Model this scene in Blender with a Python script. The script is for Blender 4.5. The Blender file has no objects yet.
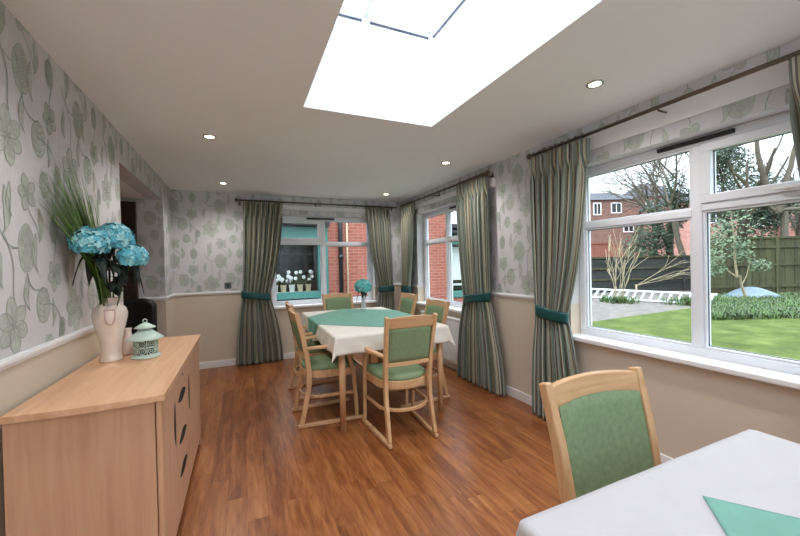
import bpy, bmesh, math, random
from math import sin, cos, pi, radians, sqrt, atan2, hypot
from mathutils import Vector, Matrix
random.seed(11)
C = bpy.context.scene.collection
CAMH = 1.3565
SKY0, SKY1, EXPO = .64, 4.0, 0.9

# ---------------------------------------------------------------- materials
def lin(c):
    def f(v):
        v /= 255.0
        return v/12.92 if v <= .04045 else ((v+.055)/1.055)**2.4
    return (f(c[0]), f(c[1]), f(c[2]), 1.0)

class NT:
    def __init__(s, name):
        s.m = bpy.data.materials.new(name); s.m.use_nodes = True
        s.t = s.m.node_tree; s.t.nodes.clear()
        s.out = s.t.nodes.new('ShaderNodeOutputMaterial')
    def n(s, kind, **kw):
        nd = s.t.nodes.new(kind)
        for k, v in kw.items():
            if k in nd.inputs: s.link(v, nd.inputs[k]) if hasattr(v, 'is_output') else setattr(nd.inputs[k], 'default_value', v)
            else: setattr(nd, k, v)
        return nd
    def link(s, a, b): s.t.links.new(a, b)
    def math(s, op, a, b=0.0, c=0.0):
        nd = s.t.nodes.new('ShaderNodeMath'); nd.operation = op
        for i, v in enumerate((a, b, c)):
            if hasattr(v, 'is_output'): s.link(v, nd.inputs[i])
            else: nd.inputs[i].default_value = v
        return nd.outputs[0]
    def ramp(s, fac, stops, mode='LINEAR'):
        nd = s.t.nodes.new('ShaderNodeValToRGB'); cr = nd.color_ramp; cr.interpolation = mode
        while len(cr.elements) < len(stops): cr.elements.new(.5)
        for e, (p, c) in zip(cr.elements, stops): e.position = p; e.color = c
        s.link(fac, nd.inputs[0]); return nd.outputs[0]

def mat(name, rgb, rough=.6, metal=0, var=.08, scale=12, stretch=(1, 1, 1), bump=0., bscale=80, spec=.5, trans=0, coat=0):
    k = NT(name)
    b = k.n('ShaderNodeBsdfPrincipled'); k.link(b.outputs[0], k.out.inputs[0])
    b.inputs['Roughness'].default_value = rough; b.inputs['Metallic'].default_value = metal
    b.inputs['Specular IOR Level'].default_value = spec
    if coat: b.inputs['Coat Weight'].default_value = coat; b.inputs['Coat Roughness'].default_value = .15
    tc = k.n('ShaderNodeTexCoord'); mp = k.n('ShaderNodeMapping'); mp.inputs['Scale'].default_value = stretch
    k.link(tc.outputs['Object'], mp.inputs[0])
    nz = k.n('ShaderNodeTexNoise'); nz.inputs['Scale'].default_value = scale; nz.inputs['Detail'].default_value = 5
    k.link(mp.outputs[0], nz.inputs['Vector'])
    c = lin(rgb); lo = tuple(v*(1-var*2.2) for v in c[:3])+(1,); hi = tuple(min(1, v*(1+var*2.2)) for v in c[:3])+(1,)
    k.link(k.ramp(nz.outputs['Fac'], [(.25, lo), (.75, hi)]), b.inputs['Base Color'])
    if bump:
        n2 = k.n('ShaderNodeTexNoise'); n2.inputs['Scale'].default_value = bscale; n2.inputs['Detail'].default_value = 3
        k.link(mp.outputs[0], n2.inputs['Vector'])
        bp = k.n('ShaderNodeBump'); bp.inputs['Strength'].default_value = bump; bp.inputs['Distance'].default_value = .004
        k.link(n2.outputs['Fac'], bp.inputs['Height']); k.link(bp.outputs[0], b.inputs['Normal'])
    return k.m

def mat_glass(name='window_glass'):
    k = NT(name)
    lw = k.n('ShaderNodeLayerWeight'); lw.inputs['Blend'].default_value = .5
    fr = k.math('ADD', .02, k.math('MULTIPLY', .5, k.math('POWER', lw.outputs['Facing'], 5.0)))
    t = k.n('ShaderNodeBsdfTransparent'); t.inputs[0].default_value = (.96, .98, .97, 1)
    g = k.n('ShaderNodeBsdfGlossy'); g.inputs['Roughness'].default_value = .02
    mx = k.n('ShaderNodeMixShader'); k.link(fr, mx.inputs[0]); k.link(t.outputs[0], mx.inputs[1]); k.link(g.outputs[0], mx.inputs[2])
    k.link(mx.outputs[0], k.out.inputs[0]); return k.m

def mat_clear(name, rgb, alpha):
    k = NT(name)
    t = k.n('ShaderNodeBsdfTransparent'); g = k.n('ShaderNodeBsdfPrincipled')
    g.inputs['Base Color'].default_value = lin(rgb); g.inputs['Roughness'].default_value = .05
    mx = k.n('ShaderNodeMixShader'); mx.inputs[0].default_value = alpha
    k.link(t.outputs[0], mx.inputs[1]); k.link(g.outputs[0], mx.inputs[2]); k.link(mx.outputs[0], k.out.inputs[0]); return k.m

def mat_emit(name, rgb, s):
    k = NT(name); e = k.n('ShaderNodeEmission'); e.inputs[0].default_value = lin(rgb); e.inputs[1].default_value = s
    k.link(e.outputs[0], k.out.inputs[0]); return k.m

def mat_floor():
    k = NT('oak_plank_vinyl'); b = k.n('ShaderNodeBsdfPrincipled'); k.link(b.outputs[0], k.out.inputs[0])
    tc = k.n('ShaderNodeTexCoord'); sp = k.n('ShaderNodeSeparateXYZ'); k.link(tc.outputs['Object'], sp.inputs[0])
    W, L = .105, .92
    xi = k.math('FLOOR', k.math('DIVIDE', sp.outputs[0], W))
    wn = k.n('ShaderNodeTexWhiteNoise', noise_dimensions='1D'); k.link(xi, wn.inputs['W'])
    yy = k.math('ADD', k.math('DIVIDE', sp.outputs[1], L), k.math('MULTIPLY', wn.outputs['Value'], 3.0))
    yi = k.math('FLOOR', yy)
    cb = k.n('ShaderNodeCombineXYZ'); k.link(xi, cb.inputs[0]); k.link(yi, cb.inputs[1])
    w2 = k.n('ShaderNodeTexWhiteNoise', noise_dimensions='3D'); k.link(cb.outputs[0], w2.inputs['Vector'])
    # grain, shifted per plank
    cb2 = k.n('ShaderNodeCombineXYZ'); k.link(k.math('MULTIPLY', sp.outputs[0], 22.0), cb2.inputs[0])
    k.link(k.math('ADD', k.math('MULTIPLY', sp.outputs[1], 2.4), k.math('MULTIPLY', w2.outputs['Value'], 40.0)), cb2.inputs[1])
    k.link(k.math('MULTIPLY', w2.outputs['Value'], 17.0), cb2.inputs[2])
    g = k.n('ShaderNodeTexNoise'); g.inputs['Scale'].default_value = 1.3; g.inputs['Detail'].default_value = 7; g.inputs['Roughness'].default_value = .62
    g.inputs['Distortion'].default_value = .6
    k.link(cb2.outputs[0], g.inputs['Vector'])
    g2 = k.n('ShaderNodeTexNoise'); g2.inputs['Scale'].default_value = .33; g2.inputs['Detail'].default_value = 3; k.link(cb2.outputs[0], g2.inputs['Vector'])
    f = k.math('ADD', k.math('MULTIPLY', g.outputs['Fac'], .62), k.math('MULTIPLY', w2.outputs['Value'], .11))
    f = k.math('ADD', f, k.math('MULTIPLY', g2.outputs['Fac'], .30))
    col = k.ramp(f, [(.30, lin((84, 44, 24))), (.46, lin((126, 72, 38))), (.58, lin((152, 94, 52))), (.78, lin((184, 130, 82)))])
    # seams
    fx = k.math('FRACT', k.math('DIVIDE', sp.outputs[0], W)); fy = k.math('FRACT', yy)
    sx = k.math('LESS_THAN', fx, .018); sy = k.math('LESS_THAN', fy, .003)
    seam = k.math('MAXIMUM', sx, sy)
    mx = k.n('ShaderNodeMix', data_type='RGBA'); k.link(k.math('MULTIPLY', seam, .45), mx.inputs[0]); k.link(col, mx.inputs[6]); mx.inputs[7].default_value = lin((60, 30, 16))
    k.link(mx.outputs[2], b.inputs['Base Color'])
    k.link(k.math('ADD', .24, k.math('MULTIPLY', g.outputs['Fac'], .18)), b.inputs['Roughness'])
    bp = k.n('ShaderNodeBump'); bp.inputs['Strength'].default_value = .25; bp.inputs['Distance'].default_value = .002
    k.link(k.math('SUBTRACT', g.outputs['Fac'], seam), bp.inputs['Height']); k.link(bp.outputs[0], b.inputs['Normal'])
    return k.m

def mat_wood(name, lo, hi, axis='z', rough=.42, scale=1.0):
    k = NT(name); b = k.n('ShaderNodeBsdfPrincipled'); k.link(b.outputs[0], k.out.inputs[0]); b.inputs['Roughness'].default_value = rough
    tc = k.n('ShaderNodeTexCoord'); mp = k.n('ShaderNodeMapping')
    s = {'x': (1.5, 26, 26), 'y': (26, 1.5, 26), 'z': (26, 26, 1.5)}[axis]
    mp.inputs['Scale'].default_value = tuple(v*scale for v in s); k.link(tc.outputs['Object'], mp.inputs[0])
    g = k.n('ShaderNodeTexNoise'); g.inputs['Scale'].default_value = 1.4; g.inputs['Detail'].default_value = 6; g.inputs['Distortion'].default_value = .8
    k.link(mp.outputs[0], g.inputs['Vector'])
    k.link(k.ramp(g.outputs['Fac'], [(.3, lin(lo)), (.7, lin(hi))]), b.inputs['Base Color']); return k.m

def mat_stripe():
    k = NT('striped_curtain_cloth'); b = k.n('ShaderNodeBsdfPrincipled'); k.link(b.outputs[0], k.out.inputs[0]); b.inputs['Roughness'].default_value = .55
    b.inputs['Sheen Weight'].default_value = .2
    uv = k.n('ShaderNodeUVMap'); sp = k.n('ShaderNodeSeparateXYZ'); k.link(uv.outputs[0], sp.inputs[0])
    f = k.math('FRACT', k.math('MULTIPLY', sp.outputs[0], 6.0))
    g, be, te, br, cr, dk = map(lin, [(120, 126, 116), (160, 152, 124), (88, 104, 94), (96, 84, 80), (192, 186, 168), (66, 78, 70)])
    st = [(0, g), (.10, be), (.17, br), (.20, te), (.30, cr), (.35, dk), (.42, g), (.52, be), (.60, br), (.64, cr), (.69, te), (.77, dk), (.81, be), (.88, br), (.92, g)]
    col = k.ramp(f, st, 'CONSTANT')
    k.link(col, b.inputs['Base Color'])
    tc = k.n('ShaderNodeTexCoord'); nz = k.n('ShaderNodeTexNoise'); nz.inputs['Scale'].default_value = 300
    k.link(tc.outputs['Object'], nz.inputs['Vector']); bp = k.n('ShaderNodeBump'); bp.inputs['Strength'].default_value = .1
    k.link(nz.outputs['Fac'], bp.inputs['Height']); k.link(bp.outputs[0], b.inputs['Normal'])
    return k.m

def mat_brick(name, c1, c2, mortar, sc=1.0):
    k = NT(name); b = k.n('ShaderNodeBsdfPrincipled'); k.link(b.outputs[0], k.out.inputs[0]); b.inputs['Roughness'].default_value = .9
    tc = k.n('ShaderNodeTexCoord'); sp = k.n('ShaderNodeSeparateXYZ'); k.link(tc.outputs['Object'], sp.inputs[0])
    cb = k.n('ShaderNodeCombineXYZ'); k.link(k.math('ADD', sp.outputs[0], sp.outputs[1]), cb.inputs[0]); k.link(sp.outputs[2], cb.inputs[1])
    br = k.n('ShaderNodeTexBrick'); k.link(cb.outputs[0], br.inputs['Vector'])
    br.inputs['Color1'].default_value = lin(c1); br.inputs['Color2'].default_value = lin(c2); br.inputs['Mortar'].default_value = lin(mortar)
    br.inputs['Scale'].default_value = 1.0; br.inputs['Brick Width'].default_value = .225*sc; br.inputs['Row Height'].default_value = .075*sc; br.inputs['Mortar Size'].default_value = .008*sc
    k.link(br.outputs['Color'], b.inputs['Base Color']); return k.m

def mat_ground(name, cs, scale, bump=.5, bs=60):
    k = NT(name); b = k.n('ShaderNodeBsdfPrincipled'); k.link(b.outputs[0], k.out.inputs[0]); b.inputs['Roughness'].default_value = .95; b.inputs['Specular IOR Level'].default_value = .1
    tc = k.n('ShaderNodeTexCoord')
    a = k.n('ShaderNodeTexNoise'); a.inputs['Scale'].default_value = scale; a.inputs['Detail'].default_value = 9; a.inputs['Roughness'].default_value = .7
    k.link(tc.outputs['Object'], a.inputs['Vector'])
    k.link(k.ramp(a.outputs['Fac'], [(.3, lin(cs[0])), (.5, lin(cs[1])), (.7, lin(cs[2]))]), b.inputs['Base Color'])
    n2 = k.n('ShaderNodeTexNoise'); n2.inputs['Scale'].default_value = bs; k.link(tc.outputs['Object'], n2.inputs['Vector'])
    bp = k.n('ShaderNodeBump'); bp.inputs['Strength'].default_value = bump; bp.inputs['Distance'].default_value = .02
    k.link(n2.outputs['Fac'], bp.inputs['Height']); k.link(bp.outputs[0], b.inputs['Normal']); return k.m

M = {}
M['floor'] = mat_floor()
M['ceiling'] = mat('ceiling_paint', (242, 240, 240), .85, var=.012, scale=1.5)
M['paper'] = mat('wallpaper_ground', (210, 208, 210), .75, var=.015, scale=3)
M['motif'] = mat('wallpaper_motif', (188, 192, 185), .7, var=.06, scale=30)
M['motif_line'] = mat('wallpaper_outline', (160, 168, 160), .7, var=.05, scale=30)
M['dado'] = mat('beige_wall_paint', (208, 194, 175), .8, var=.015, scale=2)
M['white'] = mat('white_gloss_paint', (236, 234, 234), .35, var=.01)
M['upvc'] = mat('white_upvc', (232, 234, 240), .25, var=.006)
M['well'] = mat('skylight_white_paint', (240, 240, 242), .7, var=.004)
M['gasket'] = mat('grey_gasket', (92, 96, 108), .5)
M['black'] = mat('black_plastic', (18, 18, 20), .4)
M['glass'] = mat_glass()
M['beech_z'] = mat_wood('beech_upright', (190, 146, 104), (216, 176, 134), 'z')
M['beech_x'] = mat_wood('beech_cross', (192, 148, 106), (218, 178, 136), 'x')
M['beech_y'] = mat_wood('beech_long', (194, 150, 108), (220, 180, 138), 'y')
M['side_z'] = mat_wood('beech_laminate_upright', (196, 148, 116), (214, 170, 138), 'z', .4, .7)
M['side_y'] = mat_wood('beech_laminate_top', (206, 158, 118), (226, 182, 144), 'y', .35, .7)
M['green'] = mat('sage_green_upholstery', (124, 144, 108), .8, var=.07, scale=60, bump=.3, bscale=500)
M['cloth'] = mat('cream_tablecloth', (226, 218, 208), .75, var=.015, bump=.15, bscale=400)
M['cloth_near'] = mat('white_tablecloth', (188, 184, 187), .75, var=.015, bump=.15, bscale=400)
M['teal'] = mat('seafoam_cloth', (112, 164, 148), .7, var=.04, bump=.15, bscale=400)
M['tie'] = mat('dark_teal_satin', (10, 72, 72), .4, var=.1)
M['stripe'] = mat_stripe()
M['rod'] = mat('antique_brass_rod', (104, 92, 82), .35, .8)
M['chrome'] = mat('brushed_chrome', (190, 190, 190), .25, .9)
M['vase'] = mat('blush_glazed_ceramic', (226, 208, 196), .22, var=.03, coat=.5)
M['vase_line'] = mat('mauve_ceramic_relief', (196, 168, 164), .4)
M['mint'] = mat('mint_painted_metal', (190, 208, 196), .45, var=.04)
M['shade_in'] = mat('recess_shade', (22, 22, 20), .8)  # near-black colour painted as the shade inside openings
M['bloom'] = mat('turquoise_petals', (96, 182, 200), .6, var=.16, scale=35)
M['bloom_hi'] = mat('pale_turquoise_petals', (156, 212, 220), .6, var=.1, scale=35)
M['bloom_t'] = mat('aqua_petals', (96, 196, 188), .6, var=.14, scale=35)
M['leaf_dk'] = mat('dark_silk_leaf', (20, 34, 26), .6, var=.2)
M['stem'] = mat('green_stem', (84, 112, 50), .6, var=.15)
M['blade'] = mat('grass_blade', (72, 108, 38), .6, var=.25, scale=10)
M['blade2'] = mat('pale_grass_blade', (122, 150, 76), .6, var=.2, scale=10)
M['door'] = mat_wood('dark_stained_door', (50, 34, 26), (68, 48, 38), 'z', .5)
M['clear'] = mat_clear('clear_glass', (225, 235, 235), .3)
M['lawn'] = mat_ground('lawn', [(56, 68, 34), (78, 90, 44), (104, 112, 62)], 2.2)
M['patio'] = mat_ground('pale_gravel', [(92, 87, 82), (112, 106, 100), (130, 124, 116)], 5.0)
M['bounce_ground'] = mat_ground('bounce_paving', [(214, 212, 208), (226, 224, 220), (234, 232, 228)], 4.0)  # very pale, for the ground added to bounce daylight indoors
M['soil'] = mat_ground('garden_soil', [(50, 42, 32), (72, 60, 44), (92, 80, 58)], 8.0)
M['fence'] = mat_wood('weathered_fence', (48, 48, 30), (82, 80, 50), 'z', .9, .15)
M['fence_dk'] = mat_wood('dark_fence', (34, 36, 36), (60, 62, 58), 'x', .9, .15)
M['brick'] = mat_brick('red_brick', (142, 76, 62), (160, 90, 74), (158, 120, 108))
M['brick_h'] = mat_brick('distant_brick', (120, 82, 72), (138, 98, 86), (128, 108, 100), 2)
M['brick_p'] = mat_brick('pink_brick', (184, 122, 108), (206, 144, 130), (184, 160, 150), 2)
M['slate'] = mat('slate_roof', (74, 74, 80), .95, var=.1, scale=4)
M['alu'] = mat('aluminium', (214, 218, 222), .45, .3)
M['bark'] = mat('grey_bark', (96, 88, 74), .9, var=.2, scale=20)
M['bark_lt'] = mat('pale_bark', (160, 146, 118), .9, var=.15, scale=20)
M['leaf'] = mat('ivy_leaf', (60, 76, 52), .7, var=.3, scale=6)
M['leaf2'] = mat('variegated_leaf', (98, 114, 84), .7, var=.3, scale=6)
M['leaf3'] = mat('bulb_leaf', (74, 98, 50), .7, var=.35, scale=3)
M['tgreen'] = mat('teal_painted_frame', (58, 112, 104), .5)
M['dkglass'] = mat('dark_window_glass', (34, 38, 40), .12, spec=.6)
M['pebble'] = mat('grey_blue_sheet', (112, 128, 138), .6, var=.1)
M['petal_w'] = mat('white_petal', (236, 232, 234), .6)
M['pot_c'] = mat('cream_pot', (214, 196, 160), .6)
M['bulb'] = mat_emit('lamp_lens', (255, 236, 200), 9)
M['screen'] = mat('wall_box_white', (232, 232, 230), .4)

# ---------------------------------------------------------------- mesh builder
class MB:
    def __init__(s): s.v = []; s.f = []; s.mi = []; s.uv = []; s.sm = []
    def add(s, vs, fs, m=0, uvs=None, smooth=False):
        o = len(s.v); s.v += [tuple(p) for p in vs]
        for k, f in enumerate(fs):
            s.f.append([i+o for i in f]); s.mi.append(m); s.sm.append(smooth)
            s.uv.append([uvs[i] for i in f] if uvs else [(0, 0)]*len(f))
        return s
    def box(s, a, b, m=0, rot=None, piv=None):
        x0, y0, z0 = [min(p, q) for p, q in zip(a, b)]; x1, y1, z1 = [max(p, q) for p, q in zip(a, b)]
        vs = [Vector(p) for p in [(x0,y0,z0),(x1,y0,z0),(x1,y1,z0),(x0,y1,z0),(x0,y0,z1),(x1,y0,z1),(x1,y1,z1),(x0,y1,z1)]]
        if rot is not None:
            c = Vector(piv) if piv else sum(vs, Vector())/8
            vs = [c+rot @ (p-c) for p in vs]
        s.add(vs, [(0,3,2,1),(4,5,6,7),(0,1,5,4),(1,2,6,5),(2,3,7,6),(3,0,4,7)], m); return s
    def tube(s, path, r, n=8, m=0, cap=True, sq=None, up=None, closed=False, smooth=True):
        """round (or, with sq=(w,h), rectangular) section swept along a path"""
        P = [Vector(p) for p in path]; N = len(P)
        R = r if isinstance(r, (list, tuple)) else [r]*N
        if sq: n = 4
        rings = []; ref = Vector(up) if up else None
        prev = None
        for i in range(N):
            if closed: t = P[(i+1) % N]-P[(i-1) % N]
            else: t = P[min(i+1, N-1)]-P[max(i-1, 0)]
            t.normalize()
            if ref is not None: a = ref-t*ref.dot(t)
            elif prev is not None: a = prev-t*prev.dot(t)
            else: a = (Vector((0, 0, 1)) if abs(t.z) < .9 else Vector((1, 0, 0))); a = a-t*a.dot(t)
            a.normalize(); prev = a; b = t.cross(a)
            if sq:
                w, h = sq[0]/2*R[i], sq[1]/2*R[i]
                rings.append([P[i]+b*w+a*h, P[i]-b*w+a*h, P[i]-b*w-a*h, P[i]+b*w-a*h])
            else: rings.append([P[i]+(a*cos(2*pi*k/n)+b*sin(2*pi*k/n))*R[i] for k in range(n)])
        vs = [p for g in rings for p in g]; fs = []
        for i in range(N if closed else N-1):
            j = (i+1) % N
            for k in range(n): fs.append((i*n+k, i*n+(k+1) % n, j*n+(k+1) % n, j*n+k))
        if cap and not closed: fs += [tuple(range(n))[::-1], tuple((N-1)*n+k for k in range(n))]
        s.add(vs, fs, m, smooth=smooth and not sq); return s
    def lathe(s, prof, c=(0, 0, 0), n=24, m=0, smooth=True):
        vs = []; fs = []
        for r, z in prof: vs += [(c[0]+r*cos(2*pi*k/n), c[1]+r*sin(2*pi*k/n), c[2]+z) for k in range(n)]
        for i in range(len(prof)-1):
            for k in range(n): fs.append((i*n+k, i*n+(k+1) % n, (i+1)*n+(k+1) % n, (i+1)*n+k))
        if prof[0][0] > 1e-4: fs.append(tuple(range(n))[::-1])
        if prof[-1][0] > 1e-4: fs.append(tuple((len(prof)-1)*n+k for k in range(n)))
        s.add(vs, fs, m, smooth=smooth); return s
    def ball(s, c, r, m=0, n=10, sc=(1, 1, 1)):
        vs = []; fs = []
        for i in range(n+1):
            th = pi*i/n
            vs += [(c[0]+r*sc[0]*sin(th)*cos(2*pi*k/n), c[1]+r*sc[1]*sin(th)*sin(2*pi*k/n), c[2]+r*sc[2]*cos(th)) for k in range(n)]
        for i in range(n):
            for k in range(n): fs.append((i*n+k, (i+1)*n+k, (i+1)*n+(k+1) % n, i*n+(k+1) % n))
        s.add(vs, fs, m, smooth=True); return s
    def grid(s, fn, nu, nv, m=0, uvf=None, smooth=True, flip=False):
        vs = [fn(i/nu, j/nv) for j in range(nv+1) for i in range(nu+1)]
        uv = [(i/nu, j/nv) for j in range(nv+1) for i in range(nu+1)]
        fs = []
        for j in range(nv):
            for i in range(nu):
                a = j*(nu+1)+i; q = (a, a+1, a+nu+2, a+nu+1); fs.append(q[::-1] if flip else q)
        s.add(vs, fs, m, uv, smooth); return s
    def prism(s, poly, lo, hi, axis='z', m=0):
        """poly of 2D points extruded along an axis"""
        def w(p, h): return {'z': (p[0], p[1], h), 'x': (h, p[0], p[1]), 'y': (p[0], h, p[1])}[axis]
        n = len(poly); vs = [w(p, lo) for p in poly]+[w(p, hi) for p in poly]
        s.add(vs, [tuple(range(n))[::-1], tuple(range(n, 2*n))]+[(i, (i+1) % n, n+(i+1) % n, n+i) for i in range(n)], m); return s
    def build(s, name, mats, parent=None, bevel=0, subd=0, weld=False, solid=0, segs=2, fix=True):
        me = bpy.data.meshes.new(name); me.from_pydata(s.v, [], s.f)
        for mm in (mats if isinstance(mats, (list, tuple)) else [mats]): me.materials.append(M[mm])
        me.polygons.foreach_set('material_index', s.mi); me.polygons.foreach_set('use_smooth', s.sm)
        uvl = me.uv_layers.new(name='UVMap'); flat = [c for f in s.uv for p in f for c in p]
        uvl.data.foreach_set('uv', flat)
        me.update()
        if fix or weld:
            bm = bmesh.new(); bm.from_mesh(me)
            if weld: bmesh.ops.remove_doubles(bm, verts=bm.verts, dist=1e-5)
            if fix: bmesh.ops.recalc_face_normals(bm, faces=bm.faces)
            bm.to_mesh(me); bm.free()
        o = bpy.data.objects.new(name, me); C.objects.link(o)
        if parent: o.parent = parent
        if solid: d = o.modifiers.new('thick', 'SOLIDIFY'); d.thickness = solid; d.offset = 0
        if bevel:
            d = o.modifiers.new('bevel', 'BEVEL'); d.width = bevel; d.segments = segs; d.limit_method = 'ANGLE'; d.harden_normals = False
        if subd: d = o.modifiers.new('sub', 'SUBSURF'); d.levels = subd; d.render_levels = subd
        return o

def tag(o, label=None, cat=None, group=None, kind=None):
    if label: o['label'] = label
    if cat: o['category'] = cat
    if group: o['group'] = group
    if kind: o['kind'] = kind
    return o
def empty(name, loc, label, cat, group=None, rz=0):
    o = bpy.data.objects.new(name, None); C.objects.link(o); o.location = loc; o.rotation_euler = (0, 0, rz)
    o.empty_display_size = .1
    return tag(o, label, cat, group)
def struct(o): o['kind'] = 'structure'; return o
def dup(root, loc, rz, label, group=None, extra=True):
    kids = {}
    for ob in bpy.data.objects:
        if ob.parent: kids.setdefault(ob.parent.name, []).append(ob)
    r = root.copy(); C.objects.link(r); r.location = loc; r.rotation_euler = (0, 0, rz); r['label'] = label
    if group: r['group'] = group
    def rec(src, dst):
        for ch in kids.get(src.name, []):
            c = ch.copy(); C.objects.link(c); c.parent = dst; rec(ch, c)
    rec(root, r); return r

# ---------------------------------------------------------------- room dimensions
XL, XR, YF, YB, H = -.82, 2.47, 5.5, -2.4, 2.4
DZ = 1.0                      # top of the beige lower wall
WN = (.43, 2.12, .745, 2.10)   # near window hole on right wall  y0,y1,z0,z1
WR = (3.52, 4.90, .775, 2.12)  # far window hole on right wall
WF = (.40, 1.98, .775, 2.12)   # window hole on far wall  x0,x1,z0,z1
WB = (-1.9, -.6, .745, 2.10)   # window added behind the viewer on right wall for more daylight
WK = (-.7, 2.2, .10, 2.20)    # unseen glazing added behind the viewer to brighten the room, x0,x1,z0,z1
OP = (3.31, 4.95, 0, 2.17)    # opening in the left wall

# ---------------------------------------------------------------- wallpaper motifs (flat print shapes, metres)
def ell(cx, cy, rx, ry, n=20, rot=0, wob=0):
    out = []
    for k in range(n):
        a = 2*pi*k/n; r = 1+wob*sin(a*5)
        x, y = rx*r*cos(a), ry*r*sin(a)
        out.append((cx+x*cos(rot)-y*sin(rot), cy+x*sin(rot)+y*cos(rot)))
    return out
def stroke(pts, w, closed=False):
    out = []; n = len(pts)
    for i in range(n if closed else n-1):
        (x0, y0), (x1, y1) = pts[i], pts[(i+1) % n]
        d = hypot(x1-x0, y1-y0) or 1; nx, ny = -(y1-y0)/d*w/2, (x1-x0)/d*w/2
        out.append([(x0+nx, y0+ny), (x0-nx, y0-ny), (x1-nx, y1-ny), (x1+nx, y1+ny)])
    return out
def bez(p0, p1, p2, p3, n=12):
    o = []
    for i in range(n+1):
        t = i/n; a, b, c, d = (1-t)**3, 3*t*(1-t)**2, 3*t*t*(1-t), t**3
        o.append((a*p0[0]+b*p1[0]+c*p2[0]+d*p3[0], a*p0[1]+b*p1[1]+c*p2[1]+d*p3[1]))
    return o
fills, lines = [], []
def seedhead(cx, cy, rx, ry):
    fills.append(ell(cx, cy, rx, ry, 24)); lines.extend(stroke(ell(cx, cy, rx, ry, 28, 0, .03), .0035, True))
    for j in range(-3, 4):
        for i in range(-2, 3):
            x = cx+(i+.5*(j % 2))*rx*.42; y = cy+j*ry*.25
            if ((x-cx)/rx)**2+((y-cy)/ry)**2 < .68: lines.extend(stroke(ell(x, y, rx*.18, ry*.11, 8), .0025, True))
def leafoval(cx, cy, rx, ry):
    fills.append(ell(cx, cy, rx, ry, 20)); lines.extend(stroke(ell(cx, cy, rx, ry, 22), .0035, True))
    lines.extend(stroke(bez((cx, cy+ry), (cx-.01, cy+ry*.3), (cx+.01, cy-ry*.3), (cx, cy-ry)), .003))
    for j in (-2, -1, 0, 1, 2):
        for sg in (-1, 1):
            lines.extend(stroke(bez((cx, cy+j*ry*.35), (cx+sg*rx*.4, cy+j*ry*.35+.004), (cx+sg*rx*.7, cy+j*ry*.35+.016), (cx+sg*rx*.8, cy+j*ry*.35+.022), 5), .0028))
def petal(cx, cy, a, L, w):
    pts = bez((0, 0), (w, L*.25), (w*1.1, L*.8), (0, L), 8)+bez((0, L), (-w*1.1, L*.8), (-w, L*.25), (0, 0), 8)[1:-1]
    q = [(cx+x*cos(a)-y*sin(a), cy+x*sin(a)+y*cos(a)) for x, y in pts]
    fills.append(q); lines.extend(stroke(q, .0035, True))
    lines.extend(stroke([(cx, cy), (cx-sin(a)*L*.7, cy+cos(a)*L*.7)], .002))
def flower(cx, cy, L, w, n=6, a0=0, yscale=1):
    for k in range(n): petal(cx, cy, a0+2*pi*k/n, L*(1.0+.25*abs(cos(a0+2*pi*k/n))), w)
    lines.extend(stroke(ell(cx, cy, .012, .012, 10), .003, True))
def sleaf(x0, y0, s, fl=1):
    p = bez((0, 0), (fl*.03*s, .03*s), (-fl*.01*s, .10*s), (fl*.012*s, .17*s), 8)
    q = bez((fl*.012*s, .17*s), (fl*.05*s, .10*s), (fl*.07*s, .05*s), (0, 0), 8)
    pts = [(x0+x, y0+y) for x, y in p+q[1:-1]]
    fills.append(pts); lines.extend(stroke(pts, .0035, True))
seedhead(0, 0, .062, .100)
leafoval(.125, -.25, .058, .080)
flower(-.11, -.31, .095, .044, 6, .15)
flower(.235, -.12, .062, .034, 5, .5)
seedhead(.245, .10, .040, .066)
leafoval(.165, .30, .042, .056)
flower(.015, .235, .066, .032, 5, .3)
seedhead(.30, .37-.745, .03, .05)
sleaf(.085, -.10, 1.0, -1); sleaf(.10, .03, .9, 1); sleaf(-.16, .05, 1.1, 1); sleaf(-.17, -.16, .8, -1)
sleaf(.26, .22, .8, 1); sleaf(-.10, .12, .8, -1); sleaf(.01, -.26, .9, -1); sleaf(.20, -.36, .8, 1)
lines.extend(stroke(bez((0, -.10), (.0, -.16), (.06, -.2), (.125, -.17)), .005))
lines.extend(stroke(bez((.125, -.25), (.22, -.24), (.27, -.27), (.29, -.37), 14), .005))
lines.extend(stroke(bez((-.10, -.21), (-.12, -.12), (-.06, -.08), (-.16, .05), 14), .005))
lines.extend(stroke(bez((-.062, 0), (-.12, -.01), (-.16, .02), (-.2, .10), 12), .005))
lines.extend(stroke(bez((.24, -.06), (.22, -.02), (.27, .02), (.25, .035), 12), .005))
lines.extend(stroke(bez((.245, .165), (.25, .22), (.24, .27), (.205, .29), 10), .005))
lines.extend(stroke(bez((.02, .17), (.03, .14), (.09, .12), (.1, .05), 10), .005))
TW, TH = .5625, .745
def clip(poly, r):
    x0, x1, y0, y1 = r
    for ax, val, keep in ((0, x0, 1), (0, x1, -1), (1, y0, 1), (1, y1, -1)):
        out = []; n = len(poly)
        for i in range(n):
            a, b = poly[i], poly[(i+1) % n]
            ia, ib = (a[ax]-val)*keep >= 0, (b[ax]-val)*keep >= 0
            if ia: out.append(a)
            if ia != ib:
                t = (val-a[ax])/(b[ax]-a[ax]); out.append((a[0]+(b[0]-a[0])*t, a[1]+(b[1]-a[1])*t))
        poly = out
        if len(poly) < 3: return None
    return poly
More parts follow.
